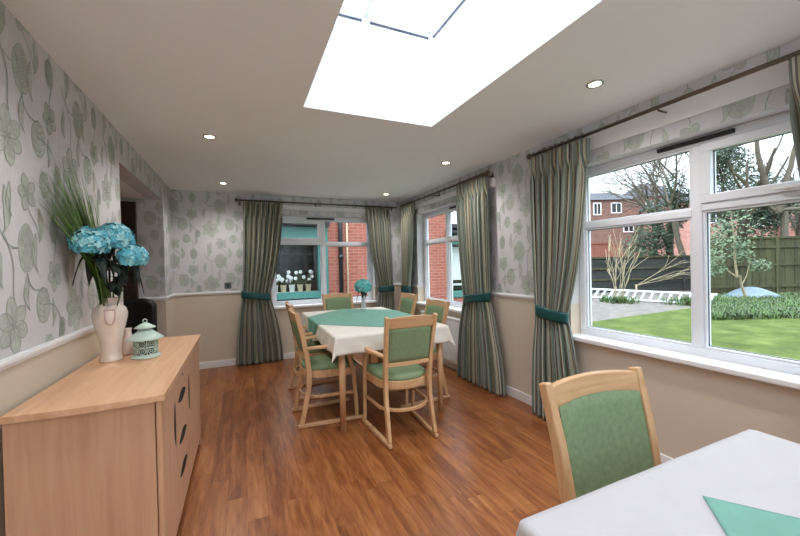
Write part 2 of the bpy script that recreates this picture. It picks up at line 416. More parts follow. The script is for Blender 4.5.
def paper(mb, rects, place, so=0.0, zo=1.458):
    """print motifs onto a wall inside rects (s0,s1,z0,z1); place(s,z,h)->xyz"""
    for (s0, s1, z0, z1) in rects:
        for i in range(int(math.floor((s0-so)/TW))-1, int(math.ceil((s1-so)/TW))+2):
            for j in range(-2, 3):
                ox, oz = so+i*TW, zo+j*TH
                if ox > s1+.4 or ox < s0-.4 or oz > z1+.45 or oz < z0-.45: continue
                for lst, h, mi in ((fills, .0004, 2), (lines, .0012, 3)):
                    for n_, p in enumerate(lst):
                        q = clip([(x+ox, y+oz) for x, y in p], (s0, s1, z0, z1)); hh = h+n_*(8e-6 if mi == 2 else 1.2e-6)
                        if q: mb.add([place(a, b, hh) for a, b in q], [tuple(range(len(q)))], mi)

def wall(name, axis, inner, outer, s0, s1, holes, so):
    """axis 'x': wall plane x=const spanning y; 'y': plane y=const spanning x. lower beige, upper papered"""
    mb = MB(); ss = sorted({s0, s1}|{h[0] for h in holes}|{h[1] for h in holes}); rects = []
    for a, b in zip(ss[:-1], ss[1:]):
        hs = [h for h in holes if h[0] <= a+1e-6 and h[1] >= b-1e-6]
        zs = [(0, H)]
        if hs: zs = [(0, hs[0][2]), (hs[0][3], H)]
        for z0, z1 in zs:
            if z1-z0 < 1e-4: continue
            for c0, c1, m in ((max(z0, 0), min(z1, DZ), 1), (max(z0, DZ), z1, 0)):
                if c1-c0 < 1e-4: continue
                if axis == 'x': mb.box((inner, a, c0), (outer, b, c1), m)
                else: mb.box((a, inner, c0), (b, outer, c1), m)
                if m == 0: rects.append((a, b, c0, c1))
    sg = 1 if outer < inner else -1
    if axis == 'x': paper(mb, rects, lambda s, z, h: (inner+sg*h, s, z), so)
    else: paper(mb, rects, lambda s, z, h: (s, inner+sg*h, z), so)
    return struct(mb.build(name, ['paper', 'dado', 'motif', 'motif_line'], fix=False))

wall('wall_left', 'x', XL, XL-.15, YB, YF, [(OP[0], OP[1], 0, OP[3])], 2.0)
wall('wall_right', 'x', XR, XR+.2, YB, YF+.2, [(WN[0], WN[1], WN[2], WN[3]), (WR[0], WR[1], WR[2], WR[3]), (WB[0], WB[1], WB[2], WB[3])], 2.70-TW)
wall('wall_far', 'y', YF, YF+.2, XL-.15, XR, [(WF[0], WF[1], WF[2], WF[3])], .3)
wall('wall_back', 'y', YB, YB-.2, XL-.15, XR+.2, [WK], .1)
# corridor beyond the opening
wall('wall_corridor_far', 'y', OP[1]-.003, OP[1]+.12, XL-1.55, XL-.001, [], .05)
wall('wall_corridor_near', 'y', OP[0], OP[0]-.12, XL-1.55, XL-.15, [], .0)
wall('wall_corridor_end', 'x', XL-1.55, XL-1.7, OP[0]-.12, OP[1]+.12, [], .2)
mb = MB(); mb.box((XL-1.7, OP[0]-.12, 2.17), (XL-.15, OP[1]+.12, 2.3)); struct(mb.build('ceiling_corridor', 'ceiling'))
# floor and ceiling
mb = MB(); mb.box((XL-1.7, YB-.15, -.1), (XR+.2, YF+.2, 0)); struct(mb.build('floor', 'floor'))
SK = (.396, 1.352, .25, 2.394); ZC = 2.955; ZL = 3.08
mb = MB()
for a, b in (((XL-.15, YB-.15), (SK[0], YF+.2)), ((SK[1], YB-.15), (XR+.2, YF+.2)), ((SK[0], YB-.15), (SK[1], SK[2])), ((SK[0], SK[3]), (SK[1], YF+.2))):
    mb.box((a[0], a[1], H), (b[0], b[1], H+.12))
struct(mb.build('ceiling', 'ceiling'))
# skylight well + lantern
mb = MB(); t = .06
mb.box((SK[0]-t, SK[2]-t, H+.12), (SK[0], SK[3]+t, ZC)); mb.box((SK[1], SK[2]-t, H+.12), (SK[1]+t, SK[3]+t, ZC))
mb.box((SK[0], SK[2]-t, H+.12), (SK[1], SK[2], ZC)); mb.box((SK[0], SK[3], H+.12), (SK[1], SK[3]+t, ZC))
well = struct(mb.build('trim_1', 'well')); tag(well, 'white plastered skylight shaft in the ceiling')
sky = struct(MB().box((SK[0]-.05, SK[2]-.05, ZC), (SK[0], SK[3]+.05, ZC+.03)).box((SK[1], SK[2]-.05, ZC), (SK[1]+.05, SK[3]+.05, ZC+.03))
    .box((SK[0], SK[2]-.05, ZC), (SK[1], SK[2], ZC+.03)).box((SK[0], SK[3], ZC), (SK[1], SK[3]+.05, ZC+.03)).build('window_5', 'upvc'))
tag(sky, 'white framed roof lantern over the skylight shaft')
mb = MB(); gk = MB(); gl = MB()  # gk: grey gasket strips, also drawn as the top frame's shadow line
def post(x, y): mb.box((x-.025, y-.025, ZC+.03), (x+.025, y+.025, ZL+.02))
ys = [SK[2], SK[2]+.715, SK[2]+1.43, SK[3]]
for y in ys: post(SK[0]-.025, y if y not in (SK[2], SK[3]) else y+(.025 if y == SK[3] else -.025)); post(SK[1]+.025, y if y not in (SK[2], SK[3]) else y+(.025 if y == SK[3] else -.025))
post((SK[0]+SK[1])/2-.03, SK[3]+.025); post((SK[0]+SK[1])/2-.03, SK[2]-.025)
for x in (SK[0]-.04, SK[1]+.03): gk.box((x, SK[2], ZL), (x+.012, SK[3], ZL+.014)); gl.box((x+.002, SK[2], ZC+.03), (x+.006, SK[3], ZL))
for y in (SK[2]-.04, SK[3]+.028): gk.box((SK[0], y, ZL), (SK[1], y+.012, ZL+.014)); gl.box((SK[0], y+.002, ZC+.03), (SK[1], y+.006, ZL))
mb.box((SK[0]-.05, SK[2]-.05, ZL+.014), (SK[0]-.0, SK[3]+.05, ZL+.05)); mb.box((SK[1], SK[2]-.05, ZL+.014), (SK[1]+.05, SK[3]+.05, ZL+.05))
mb.box((SK[0], SK[2]-.05, ZL+.014), (SK[1], SK[2], ZL+.05)); mb.box((SK[0], SK[3], ZL+.014), (SK[1], SK[3]+.05, ZL+.05))
cx = (SK[0]+SK[1])/2; zr = 3.5; r0, r1 = (cx, SK[2]+.48, zr), (cx, SK[3]-.48, zr)
cor = [(SK[0], SK[2], ZL+.05), (SK[1], SK[2], ZL+.05), (SK[1], SK[3], ZL+.05), (SK[0], SK[3], ZL+.05)]
for a, b in ((cor[0], r0), (cor[1], r0), (cor[2], r1), (cor[3], r1), (r0, r1)): mb.tube([a, b], 1, sq=(.045, .05))
for y in (SK[2]+.715, SK[2]+1.43):
    for x in (SK[0], SK[1]): mb.tube([(x, y, ZL+.05), (cx, y, zr)], 1, sq=(.035, .05))
mb.tube([(cx-.03, SK[3], ZL+.05), r1], 1, sq=(.035, .05))
mb.build('lantern_frame', 'upvc', sky); gk.build('gasket', 'gasket', sky)
gl.add([cor[0], cor[1], cor[2], cor[3], r0, r1], [(0, 1, 4), (1, 2, 5, 4), (2, 3, 5), (3, 0, 4, 5)]); gl.build('pane', 'glass', sky, fix=False)
MB().tube([(.72, 2.37, 3.03), (.70, 2.34, 2.98), (.69, 2.33, 2.93)], .006, 6).build('window_stay', 'chrome', sky)

# baseboards, dado rails, battens
def strip(name, pts, z0, z1, th, m='white', inward=None, label=None, bev=.004):
    mb = MB()
    for (x0, y0, x1, y1) in pts: mb.box((x0, y0, z0), (x1, y1, z1))
    o = struct(mb.build(name, m, bevel=bev)); 
    if label: tag(o, label)
    return o
strip('baseboard_left', [(XL, YB, XL+.016, OP[0]), (XL, OP[1], XL+.016, YF)], 0, .09, 0)
strip('baseboard_right', [(XR-.016, YB, XR, YF)], 0, .09, 0)
strip('baseboard_far', [(XL, YF-.016, XR, YF)], 0, .09, 0)
strip('baseboard_back', [(XL, YB, XR, YB+.016)], 0, .09, 0)
strip('baseboard_corridor', [(XL-1.55, OP[1]-.018, XL-.001, OP[1]-.003)], 0, .09, 0)
def rail(name, segs):
    mb = MB()
    for (x0, y0, x1, y1, nx, ny) in segs:
        for d, za, zb in ((.010, DZ-.002, DZ+.038), (.018, DZ+.012, DZ+.030)):
            mb.box((x0, y0, za), (x1+nx*d, y1+ny*d, zb))
    return struct(mb.build(name, 'white', bevel=.003))
rail('trim_2', [(XL, YB, XL, OP[0], 1, 0), (XL, OP[1], XL, YF, 1, 0)])
rail('trim_3', [(XR, WB[1]+.0, XR, WN[0], -1, 0), (XR, WN[1], XR, WR[0], -1, 0), (XR, WR[1], XR, YF, -1, 0), (XR, YB, XR, WB[0], -1, 0)])
rail('trim_4', [(XL, YF, WF[0], YF, 0, -1), (WF[1], YF, XR, YF, 0, -1)])
rail('trim_5', [(XL-1.55, OP[1]-.003, XL-.001, OP[1]-.003, 0, -1)])
strip('trim_6', [(XR-.015, .02, XR, 2.50)], 2.195, 2.315, 0, label='white curtain batten above the near window')
strip('trim_7', [(XR-.015, 3.25, XR, 5.1)], 2.20, 2.26, 0, label='white curtain batten above the far side window')
strip('trim_8', [(.05, YF-.015, 2.3, YF)], 2.20, 2.26, 0, label='white curtain batten above the end wall window')

# ---------------------------------------------------------------- windows
def window(name, axis, plane, s0, s1, z0, z1, muls, trans, opening=(), label=''):
    """upvc frame in plane; muls = mullion centres; trans = dict{pane index: z}"""
    def B(mb, a0, a1, c0, c1, d0, d1, m=0):
        if axis == 'x': mb.box((plane+d0, a0, c0), (plane+d1, a1, c1), m)
        else: mb.box((a0, plane+d0, c0), (a1, plane+d1, c1), m)
    fw = .055; mb = MB()
    B(mb, s0, s1, z0, z0+fw, 0, .07); B(mb, s0, s1, z1-fw, z1, 0, .07)
    B(mb, s0, s0+fw, z0+fw, z1-fw, 0, .07); B(mb, s1-fw, s1, z0+fw, z1-fw, 0, .07)
    for m_ in muls: B(mb, m_-.028, m_+.028, z0+fw, z1-fw, 0, .07)
    f = struct(mb.build(name, 'upvc', bevel=.006)); tag(f, label)
    eds = [s0+fw]+sum([[m_-.028, m_+.028] for m_ in muls], [])+[s1-fw]
    for i in range(0, len(eds), 2):
        a, b = eds[i], eds[i+1]; lights = [(z0+fw, z1-fw)]
        if trans.get(i//2):
            zt = trans[i//2]; t = MB(); B(t, a, b, zt-.022, zt+.022, .0, .07); t.build('transom', 'upvc', f, bevel=.004)
            lights = [(z0+fw, zt-.022), (zt+.022, z1-fw)]
        for k, (c0, c1) in enumerate(lights):
            w = .014; d0 = .01
            if (i//2, k) in opening: w = .05; d0 = -.012
            q = MB(); B(q, a, b, c0, c0+w, d0, .06); B(q, a, b, c1-w, c1, d0, .06); B(q, a, a+w, c0+w, c1-w, d0, .06); B(q, b-w, b, c0+w, c1-w, d0, .06)
            q.build('casement' if (i//2, k) in opening else 'glazing_bead', 'upvc', f, bevel=.004)
            if (i//2, k) in opening and c0 > 1.4:
                h = MB(); B(h, (a+b)/2-.06, (a+b)/2+.05, c0+.012, c0+.026, d0-.03, d0-.018); B(h, (a+b)/2-.01, (a+b)/2+.01, c0+.01, c0+.03, d0-.02, d0)
                h.build('window_handle', 'white', f, bevel=.002)
            g = MB(); B(g, a+w, b-w, c0+w, c1-w, .034, .038); g.build('pane', 'glass', f)
            s = MB(); 
            for u0, u1, v0, v1 in ((a+w, b-w, c0+w, c0+w+.004), (a+w, b-w, c1-w-.004, c1-w), (a+w, a+w+.004, c0+w, c1-w), (b-w-.004, b-w, c0+w, c1-w)): B(s, u0, u1, v0, v1, .028, .034)
            s.build('seal', 'gasket', f)
    return f
w1 = window('window_1', 'x', 2.575, WN[0], WN[1], WN[2]+.0, WN[3], [1.275], {0: 1.665, 1: 1.635}, {(0, 1)}, 'wide white framed garden window with green lawn behind it')
w2 = window('window_2', 'x', 2.575, WR[0], WR[1], WR[2], WR[3], [4.21], {0: 1.68, 1: 1.68}, (), 'narrow white framed side window near the room corner')
w3 = window('window_3', 'y', 5.60, WF[0], WF[1], WF[2], WF[3], [1.175], {0: 1.72, 1: 1.70}, {(0, 1)}, 'white framed end wall window looking on red brick')
w4 = window('added_window_4', 'x', 2.575, WB[0], WB[1], WB[2], WB[3], [-1.25], {}, (), 'white framed window added behind the viewer to let in more daylight')
w6 = window('added_window_6', 'y', YB-.17, WK[0], WK[1], WK[2], WK[3], [.5, 1.2], {}, (), 'white framed wide window added in the wall behind the viewer to brighten the room')
def vent(parent, axis, p, a, b, z):
    mb = MB()
    if axis == 'x': mb.box((p-.018, a, z-.013), (p, b, z+.013))
    else: mb.box((a, p-.018, z-.013), (b, p, z+.013))
    mb.build('trickle_vent', 'black', parent, bevel=.003)
vent(w1, 'x', 2.575, 1.08, 1.49, 2.074); vent(w2, 'x', 2.575, 3.72, 4.10, 2.09); vent(w3, 'y', 5.60, .93, 1.36, 2.09)
def sill(parent, axis, a, b, z, p0, p1):
    mb = MB()
    if axis == 'x': mb.box((p0, a, z-.035), (p1, b, z)); 
    else: mb.box((a, p0, z-.035), (b, p1, z))
    mb.build('window_sill', 'white', parent, bevel=.008)
sill(w1, 'x', WN[0]-.06, WN[1]+.06, WN[2]+.004, XR-.05, 2.60)
sill(w2, 'x', WR[0]-.05, WR[1]+.05, WR[2]+.004, XR-.05, 2.60)
sill(w3, 'y', WF[0]-.05, WF[1]+.05, WF[2]+.004, YF-.05, 5.63)
sill(w4, 'x', WB[0]-.05, WB[1]+.05, WB[2]+.004, XR-.05, 2.60)

# corridor door
dr = struct(MB().box((-2.05, OP[1]-.045, .0), (-1.13, OP[1]-.0, 2.08)).build('door_1', 'door', bevel=.004)); tag(dr, 'dark wooden door in the passage beside the sideboard')
MB().box((-1.13, OP[1]-.05, 0), (-1.08, OP[1], 2.13)).box((-2.10, OP[1]-.05, 0), (-2.05, OP[1], 2.13)).box((-2.05, OP[1]-.05, 2.08), (-1.13, OP[1], 2.13)).build('door_frame', 'door', dr, bevel=.004)
MB().tube([(-1.2, OP[1]-.05, 1.0), (-1.2, OP[1]-.09, 1.0), (-1.32, OP[1]-.09, 1.0)], .009).build('door_handle', 'chrome', dr)

# ---------------------------------------------------------------- downlights
def downlight(x, y, label, first=[None]):
    if first[0] is None:
        o = empty('ceiling_downlight', (x, y, H), label, 'ceiling light', 'recessed downlights')
        MB().lathe([(.034, -.001), (.048, -.001), (.048, -.006), (.044, -.009), (.036, -.008), (.034, -.003)], n=28).build('bezel', 'chrome', o)
        MB().lathe([(0, -.0045), (.034, -.0045), (.034, -.001), (0, -.001)], n=24).build('lens', 'bulb', o)
        first[0] = o
    else: o = dup(first[0], (x, y, H), 0, label)
    l = bpy.data.lights.new('ceiling_spot', 'SPOT'); l.energy = LAMP; l.spot_size = radians(150); l.spot_blend = .9; l.shadow_soft_size = .05; l.color = (1, .965, .93)
    lo = bpy.data.objects.new('ceiling_spot', l); C.objects.link(lo); lo.location = (x, y, H-.03); lo['kind'] = 'structure'
LAMP = 20
downlight(-.205, 3.19, 'round recessed downlight, left row, nearer of the two above the passage side')
downlight(-.18, 4.88, 'round recessed downlight at the far left, near the end wall')
downlight(1.98, 4.91, 'round recessed downlight at the far right, above the room corner')
downlight(1.936, 1.465, 'round recessed downlight nearest the viewer, beside the skylight and big window')
downlight(1.962, 3.19, 'round recessed downlight on the right, above the wall between the windows')
for x, y in ((-.2, 1.47), (-.2, -.3), (1.95, -.3), (-.2, -1.9), (1.95, -1.9)):  # unseen extra ceiling lamps without fittings, added to brighten the room
    l = bpy.data.lights.new('ceiling_spot', 'SPOT'); l.energy = LAMP; l.spot_size = radians(150); l.spot_blend = .9; l.shadow_soft_size = .05; l.color = (1, .965, .93)
    lo = bpy.data.objects.new('ceiling_spot', l); C.objects.link(lo); lo.location = (x, y, H-.03)

# ---------------------------------------------------------------- curtains
def lerp(a, b, t): return a+(b-a)*t
def smooth(t): t = max(0, min(1, t)); return t*t*(3-2*t)
def curtain(label, axis, n0, top, tie, bot, ztop, ztie, zbot=.012, folds=9, seed=0, bandslope=0, sweep=0):
    """top/tie/bot: (sA,sB) edge positions along the wall"""
    rnd = random.Random(seed); ph = [rnd.uniform(-.25, .25) for _ in range(folds+2)]
    def W(s, n, z): return (n, s, z) if axis == 'x' else (s, n, z)
    def edges(z):
        if z > ztie:
            t = (ztop-z)/(ztop-ztie); k = t**2.2*.75+t*.25; return lerp(top[0], tie[0], k), lerp(top[1], tie[1], k)
        t = (ztie-z)/(ztie-zbot); k = 1-(1-t)**1.8; return lerp(tie[0], bot[0], k), lerp(tie[1], bot[1], k)
    def amp(z):
        if z > ztop-.12: return .042
        if z > ztie: t = smooth((ztop-.12-z)/(ztop-.12-ztie)); return lerp(.042, .034, t)
        return lerp(.030, .05, smooth((ztie-z)/ztie))
    NF = folds*14; NR = 64
    def fn(u, v):
        z = lerp(ztop, zbot, v); a, b = edges(z)
        uu = u*folds; i = int(min(uu, folds-1e-6)); w = uu+ph[i]*sin(pi*(uu-i))*.35*min(1, (ztop-z)/.3)
        A = amp(z); o = sin(2*pi*w)
        if z > ztop-.10: o = (abs(sin(pi*w))**.6)*2-1        # pinch pleats at the heading
        elif z > ztop-.25:
            t = (ztop-.10-z)/.15; o = lerp((abs(sin(pi*w))**.6)*2-1, o, smooth(t))
        zz = z
        if z < .1: zz += .008*sin(7*u*pi)*(.1-z)/.1
        return W(lerp(a, b, u)+.006*sin(4*pi*w), n0-SG*A*o*.8-(SG*.02 if z < ztie else 0)*smooth((ztie-z)/.4), zz)
    SG = 1
    root = empty('curtain', W((top[0]+top[1])/2, n0, 0), label, 'curtain', 'striped curtains at the windows')
    off = Vector(root.location)
    mb = MB(); mb.grid(lambda u, v: Vector(fn(u, v))-off, NF, NR)
    mb.build('curtain_panel', 'stripe', root, solid=.003, fix=False)
    # tieback band
    tc = (tie[0]+tie[1])/2; hw = abs(tie[1]-tie[0])/2+.012; hd = .052
    def tf(u, v):
        a = 2*pi*u; zc = ztie+bandslope*cos(a)*1.0
        return Vector(W(tc+hw*cos(a)*(1+.0*v), n0+hd*sin(a), zc+(v-.5)*.095))-off
    mb = MB(); mb.grid(tf, 40, 4); mb.build('tieback', 'tie', root, solid=.004, fix=False)
    return root
G1 = 'striped curtains at the windows'
curtain('striped curtain left of the big garden window, tied with a teal band', 'x', 2.37, (2.425, 1.865), (2.39, 2.075), (2.42, 1.92), 2.268, .915, folds=8, seed=1, bandslope=.02)
curtain('striped curtain against the far side window, nearer the viewer, tied with a teal band', 'x', 2.37, (3.61, 3.06), (3.50, 3.05), (3.62, 2.83), 2.268, .965, folds=8, seed=2, bandslope=-.03)
curtain('curtain cut off by the right edge of the photo, in front of the garden window', 'x', 2.37, (.08, .805), (.12, .60), (.05, .65), 2.268, .93, folds=8, seed=3)
curtain('striped curtain left of the end wall window, next to the wall socket', 'y', 5.40, (.04, .57), (-.0, .36), (-.1, .52), 2.268, .96, folds=8, seed=4, bandslope=-.03)
curtain('striped curtain right of the end wall window, behind the table', 'y', 5.40, (1.83, 2.24), (2.02, 2.27), (1.9, 2.27), 2.268, .965, folds=7, seed=5)
curtain('striped curtain in the far room corner on the side wall', 'x', 2.37, (4.82, 5.25), (4.98, 5.26), (4.9, 5.25), 2.268, .965, folds=6, seed=6)

def rod(label, axis, n0, a, b, z, brackets, rings, fin):
    W = (lambda s, n, zz: (n, s, zz)) if axis == 'x' else (lambda s, n, zz: (s, n, zz))
    wallp = XR if axis == 'x' else YF
    root = empty('curtain_rod', W((a+b)/2, n0, z), label, 'curtain rod', 'metal curtain rods above the windows'); off = Vector(root.location)
    V = lambda s, n, zz: Vector(W(s, n, zz))-off
    MB().tube([V(a, n0, z), V(b, n0, z)], .0125, 12).build('pole', 'rod', root)
    for s in fin:
        m = MB(); m.ball(V(s, n0, z), .026, n=12); m.build('finial', 'rod', root)
    for s in brackets:
        m = MB(); m.tube([V(s, wallp, z-.02), V(s, n0+.01, z-.02), V(s, n0, z-.013)], .006, 8); m.box(V(s-.012, wallp-.006, z-.06), V(s+.012, wallp, z+.02)); m.build('bracket', 'rod', root)
    for s0, s1, n in rings:
        for i in range(n):
            s = lerp(s0, s1, (i+.5)/n); m = MB()
            m.tube([V(s, n0+.02*cos(t*2*pi/14), z+.02*sin(t*2*pi/14)) for t in range(14)], .003, 5, closed=True)
            m.build('ring', 'rod', root)
rod('bronze metal curtain rod above the big garden window', 'x', 2.37, -.02, 2.445, 2.29, (2.41, 1.37, .79, .08), ((2.42, 1.87, 9), (.77, .08, 9)), (2.445, -.02))
rod('bronze metal curtain rod above the far side window', 'x', 2.37, 3.04, 5.28, 2.29, (3.08, 4.2, 5.1), ((3.61, 3.06, 9), (4.86, 5.25, 6)), (3.04,))
rod('thin metal curtain rod above the end wall window', 'y', 5.40, -.04, 2.36, 2.29, (.0, 1.05, 2.3), ((.04, .57, 8), (1.83, 2.24, 7)), (-.04,))

# ---------------------------------------------------------------- chairs
def make_chair(loc, rz, label):
    t = empty('dining_chair', loc, label, 'chair', 'beech dining chairs with green seats', rz)
    for s in (-1, 1):
        # rear post: one swept piece from floor to top
        P = [(s*.192, -.262, .03), (s*.190, -.232, .16), (s*.187, -.197, .32), (s*.187, -.190, .46), (s*.190, -.212, .62), (s*.196, -.246, .80), (s*.203, -.290, .970)]
        MB().tube(P, [.95, 1, 1.05, 1.1, 1.05, 1, .95], sq=(.030, .040), up=(0, 1, 0)).build('back_post', 'beech_z', t, bevel=.006)
        MB().tube([(s*.228, .205, .03), (s*.228, .20, .2), (s*.229, .185, .40), (s*.232, .165, .5), (s*.238, .135, .60), (s*.238, .115, .652)], [.85, .9, 1.05, 1, .95, .9], sq=(.03, .036), up=(0, 1, 0)).build('leg', 'beech_z', t, bevel=.007)
        arm = bez((0, 0), (0, 0), (0, 0), (0, 0), 1)
        A = [(s*.195, -.212, .662), (s*.222, -.13, .668), (s*.243, -.03, .672), (s*.246, .06, .674), (s*.241, .12, .664), (s*.238, .14, .635)]
        MB().tube(A, [.85, .95, 1.1, 1.1, .95, .8], sq=(.044, .026), up=(0, 0, 1)).build('armrest', 'beech_y', t, bevel=.007)
        MB().tube([(s*.194, -.292, .016), (s*.213, 0, .016), (s*.228, .265, .016)], [.9, 1, .9], sq=(.032, .032), up=(0, 0, 1)).build('runner', 'beech_y', t, bevel=.006)
    def U(z, yb, x, yf, n=18):
        pts = [(-.222, yf, z)]
        for k in range(n+1):
            a = pi+pi*k/n; pts.append((x*cos(a)*1.0 if True else 0, yb+.17+.17*sin(a)*1.0, z))
        pts.append((.222, yf, z)); return pts
    MB().tube(U(.432, -.225, .205, .20), 1, sq=(.022, .062), up=(0, 0, 1)).build('seat_rail', 'beech_x', t, bevel=.004)
    MB().box((-.215, .19, .405), (.215, .212, .462)).build('front_rail', 'beech_x', t, bevel=.004)
    MB().tube(U(.245, -.24, .205, .19), 1, sq=(.018, .026), up=(0, 0, 1)).build('stretcher', 'beech_x', t, bevel=.004)
    # seat cushion: rounded D
    prof = []
    n = 24
    for k in range(n+1):
        a = pi+pi*k/n; prof.append((.207*cos(a), -.055+.172*sin(a)))
    prof += [(.215, .05), (.222, .20), (.19, .232), (-.19, .232), (-.222, .20), (-.215, .05)]
    m = MB(); rings = [(.96, .455), (1.0, .468), (1.0, .485), (.95, .502), (.80, .512), (.4, .516)]
    N = len(prof); vs = [(x*sc, (y-.02)*sc+.02, z) for sc, z in rings for x, y in prof]
    fs = [(i*N+k, i*N+(k+1) % N, (i+1)*N+(k+1) % N, (i+1)*N+k) for i in range(len(rings)-1) for k in range(N)]
    fs += [tuple(range(N))[::-1], tuple((len(rings)-1)*N+k for k in range(N))]
    m.add(vs, fs, smooth=True); m.build('seat', 'green', t)
    # top rail: curved, thicker at the crest
    def yb(z): return -.195-(z-.62)*.12 if z < .8 else -.217-(z-.8)*.33
    m = MB()
    def tr(u, v):
        x = lerp(-.192, .192, u); z = lerp(.878, .958+.012*(1-(2*u-1)**2), v); return (x, -.244-(z-.8)*.26-.018*(1-(2*u-1)**2), z)
    def slab(m, f, th, nu=14, nv=4):
        g = [[Vector(f(i/nu, j/nv)) for i in range(nu+1)] for j in range(nv+1)]
        vs = [p+Vector((0, th/2, 0)) for r in g for p in r]+[p-Vector((0, th/2, 0)) for r in g for p in r]
        K = (nu+1)*(nv+1); fs = []
        for j in range(nv):
            for i in range(nu):
                a = j*(nu+1)+i; fs.append((a, a+1, a+nu+2, a+nu+1)); fs.append((K+a+nu+1, K+a+nu+2, K+a+1, K+a))
        for i in range(nu): fs.append((i+1, i, K+i, K+i+1)); a = nv*(nu+1)+i; fs.append((a, a+1, K+a+1, K+a))
        for j in range(nv): a = j*(nu+1); fs.append((a, a+nu+1, K+a+nu+1, K+a)); a += nu; fs.append((a+nu+1, a, K+a, K+a+nu+1))
        m.add(vs, fs, smooth=False)
    slab(m, tr, .024); m.build('top_rail', 'beech_x', t, bevel=.004)
    m = MB(); slab(m, lambda u, v: (lerp(-.185, .185, u), -.208-.018*(1-(2*u-1)**2), lerp(.580, .612, v)), .022, 14, 1); m.build('cross_rail', 'beech_x', t, bevel=.004)
    # padded back
    m = MB()
    def pad(u, v, sgn):
        x = lerp(-.180, .180, u); z = lerp(.614, (.900 if sgn > 0 else .882)+.012*(1-(2*u-1)**2), v)
        e = min(1, min(u, 1-u)*9)*min(1, min(v, 1-v)*7); e = sqrt(max(0, 1-(1-e)**2))
        y = -.206-(z-.62)*.20-.018*(1-(2*u-1)**2); return (x, y+sgn*(.006+.013*e), z)
    m.grid(lambda u, v: pad(u, v, 1), 22, 16, flip=False); m.grid(lambda u, v: pad(u, v, -1), 22, 16, flip=True)
    m.build('backrest', 'green', t, weld=False)
    return t
CY = {}
ch = make_chair((1.165, 2.715, 0), 0, 'green padded armchair at the near end of the far table, back to the viewer')
dup(ch, (.695, 3.27, 0), -pi/2, 'green padded chair on the left side of the far table, nearer the viewer')
dup(ch, (.735, 3.92, 0), -pi/2, 'green padded chair on the left of the far table, second one, mostly hidden')
dup(ch, (1.60, 3.29, 0), pi/2, 'green padded chair on the right side of the far table, nearer the viewer')
dup(ch, (1.71, 4.22, 0), pi/2, 'green padded chair on the right side of the far table, beside the room corner')
dup(ch, (1.225, 4.67, 0), pi, 'green padded chair at the far end of the table, under the end wall window')
nch = dup(ch, (1.062, .552, 0), 3.09, 'large green padded chair tucked under the white table in the foreground')

# the foreground chair has no armrests
for ob in [o for o in bpy.data.objects if o.parent == nch]:
    if ob.name.startswith('armrest') or ob.name.startswith('leg'): bpy.data.objects.remove(ob)
for s_ in (-1, 1):
    MB().tube([(s_*.228, .205, .03), (s_*.228, .20, .2), (s_*.224, .195, .455)], [.85, .9, 1.05], sq=(.03, .036), up=(0, 1, 0)).build('leg', 'beech_z', nch, bevel=.007)

# ---------------------------------------------------------------- tables and cloths
def table(label, x0, x1, y0, y1, z):
    t = empty('dining_table', ((x0+x1)/2, (y0+y1)/2, 0), label, 'table', None); ox, oy = t.location.x, t.location.y
    MB().box((x0-ox, y0-oy, z-.027), (x1-ox, y1-oy, z)).build('tabletop', 'beech_y', t, bevel=.01)
    m = MB(); i = .05
    for a, b in (((x0+i, y0+i), (x1-i, y0+i+.02)), ((x0+i, y1-i-.02), (x1-i, y1-i)), ((x0+i, y0+i), (x0+i+.02, y1-i)), ((x1-i-.02, y0+i), (x1-i, y1-i))):
        m.box((a[0]-ox, a[1]-oy, z-.10), (b[0]-ox, b[1]-oy, z-.027))
    m.build('apron', 'beech_x', t)
    for sx in (x0+.055, x1-.055):
        for sy in (y0+.055, y1-.055):
            MB().tube([(sx-ox, sy-oy, 0), (sx-ox, sy-oy, .4), (sx-ox, sy-oy, z-.03)], [.024, .027, .029], 16).build('leg', 'beech_z', t)
    return t
def drape(P, R, zt, r=.012, th=0, folds=0):
    """maps a flat cloth point onto the table box R=(x0,x1,y0,y1)"""
    x, y = P; x0, x1, y0, y1 = R
    ex = max(x0-x, 0, x-x1); ey = max(y0-y, 0, y-y1); sx = -1 if x < x0 else 1; sy = -1 if y < y0 else 1
    cx, cy = min(max(x, x0), x1), min(max(y, y0), y1)
    d = hypot(ex, ey)
    if d < 1e-9: return (x, y, zt+th)
    nx, ny = ex/d*sx, ey/d*sy
    q = min(1, d/(r*1.57)); a = q*pi/2
    corner = min(ex, ey)/max(ex, ey, 1e-9)
    out = r*sin(a)+th+.02*max(0, d-.03)/.2+.22*corner*max(0, d-.02)+(.008*sin(9*(x+y)*3)*(d/.2) if ex*ey == 0 else 0)
    drop = r*(1-cos(a))+max(0, d-r*1.57)*(1-.1*corner)
    return (cx+nx*out, cy+ny*out, zt+th-drop)
def cloth(name, mat_, label, cat, R, zt, quad, n, th, group=None, curve=0):
    """quad: four corners of the flat cloth"""
    q = [Vector((a, b, 0)) for a, b in quad]; c = sum(q, Vector())/4; m = MB()
    def fn(u, v):
        p = (q[0]*(1-u)+q[1]*u)*(1-v)+(q[3]*(1-u)+q[2]*u)*v
        if curve: # pull the edges slightly inwards / outwards
            k = 1+curve*(1-abs(2*u-1)**2)*abs(2*v-1)**2+curve*(1-abs(2*v-1)**2)*abs(2*u-1)**2; p = c+(p-c)*k
        return drape((p.x, p.y), R, zt, th=th)
    m.grid(fn, n, n); o = m.build(name, mat_, solid=.0015, fix=False); return tag(o, label, cat, group)
TZ = .79
F = (.675, 1.70, 2.80, 4.50)
table('rectangular beech dining table with a pale cloth, at the far end of the room', F[0], F[1], F[2], F[3], TZ)
o_ = .155
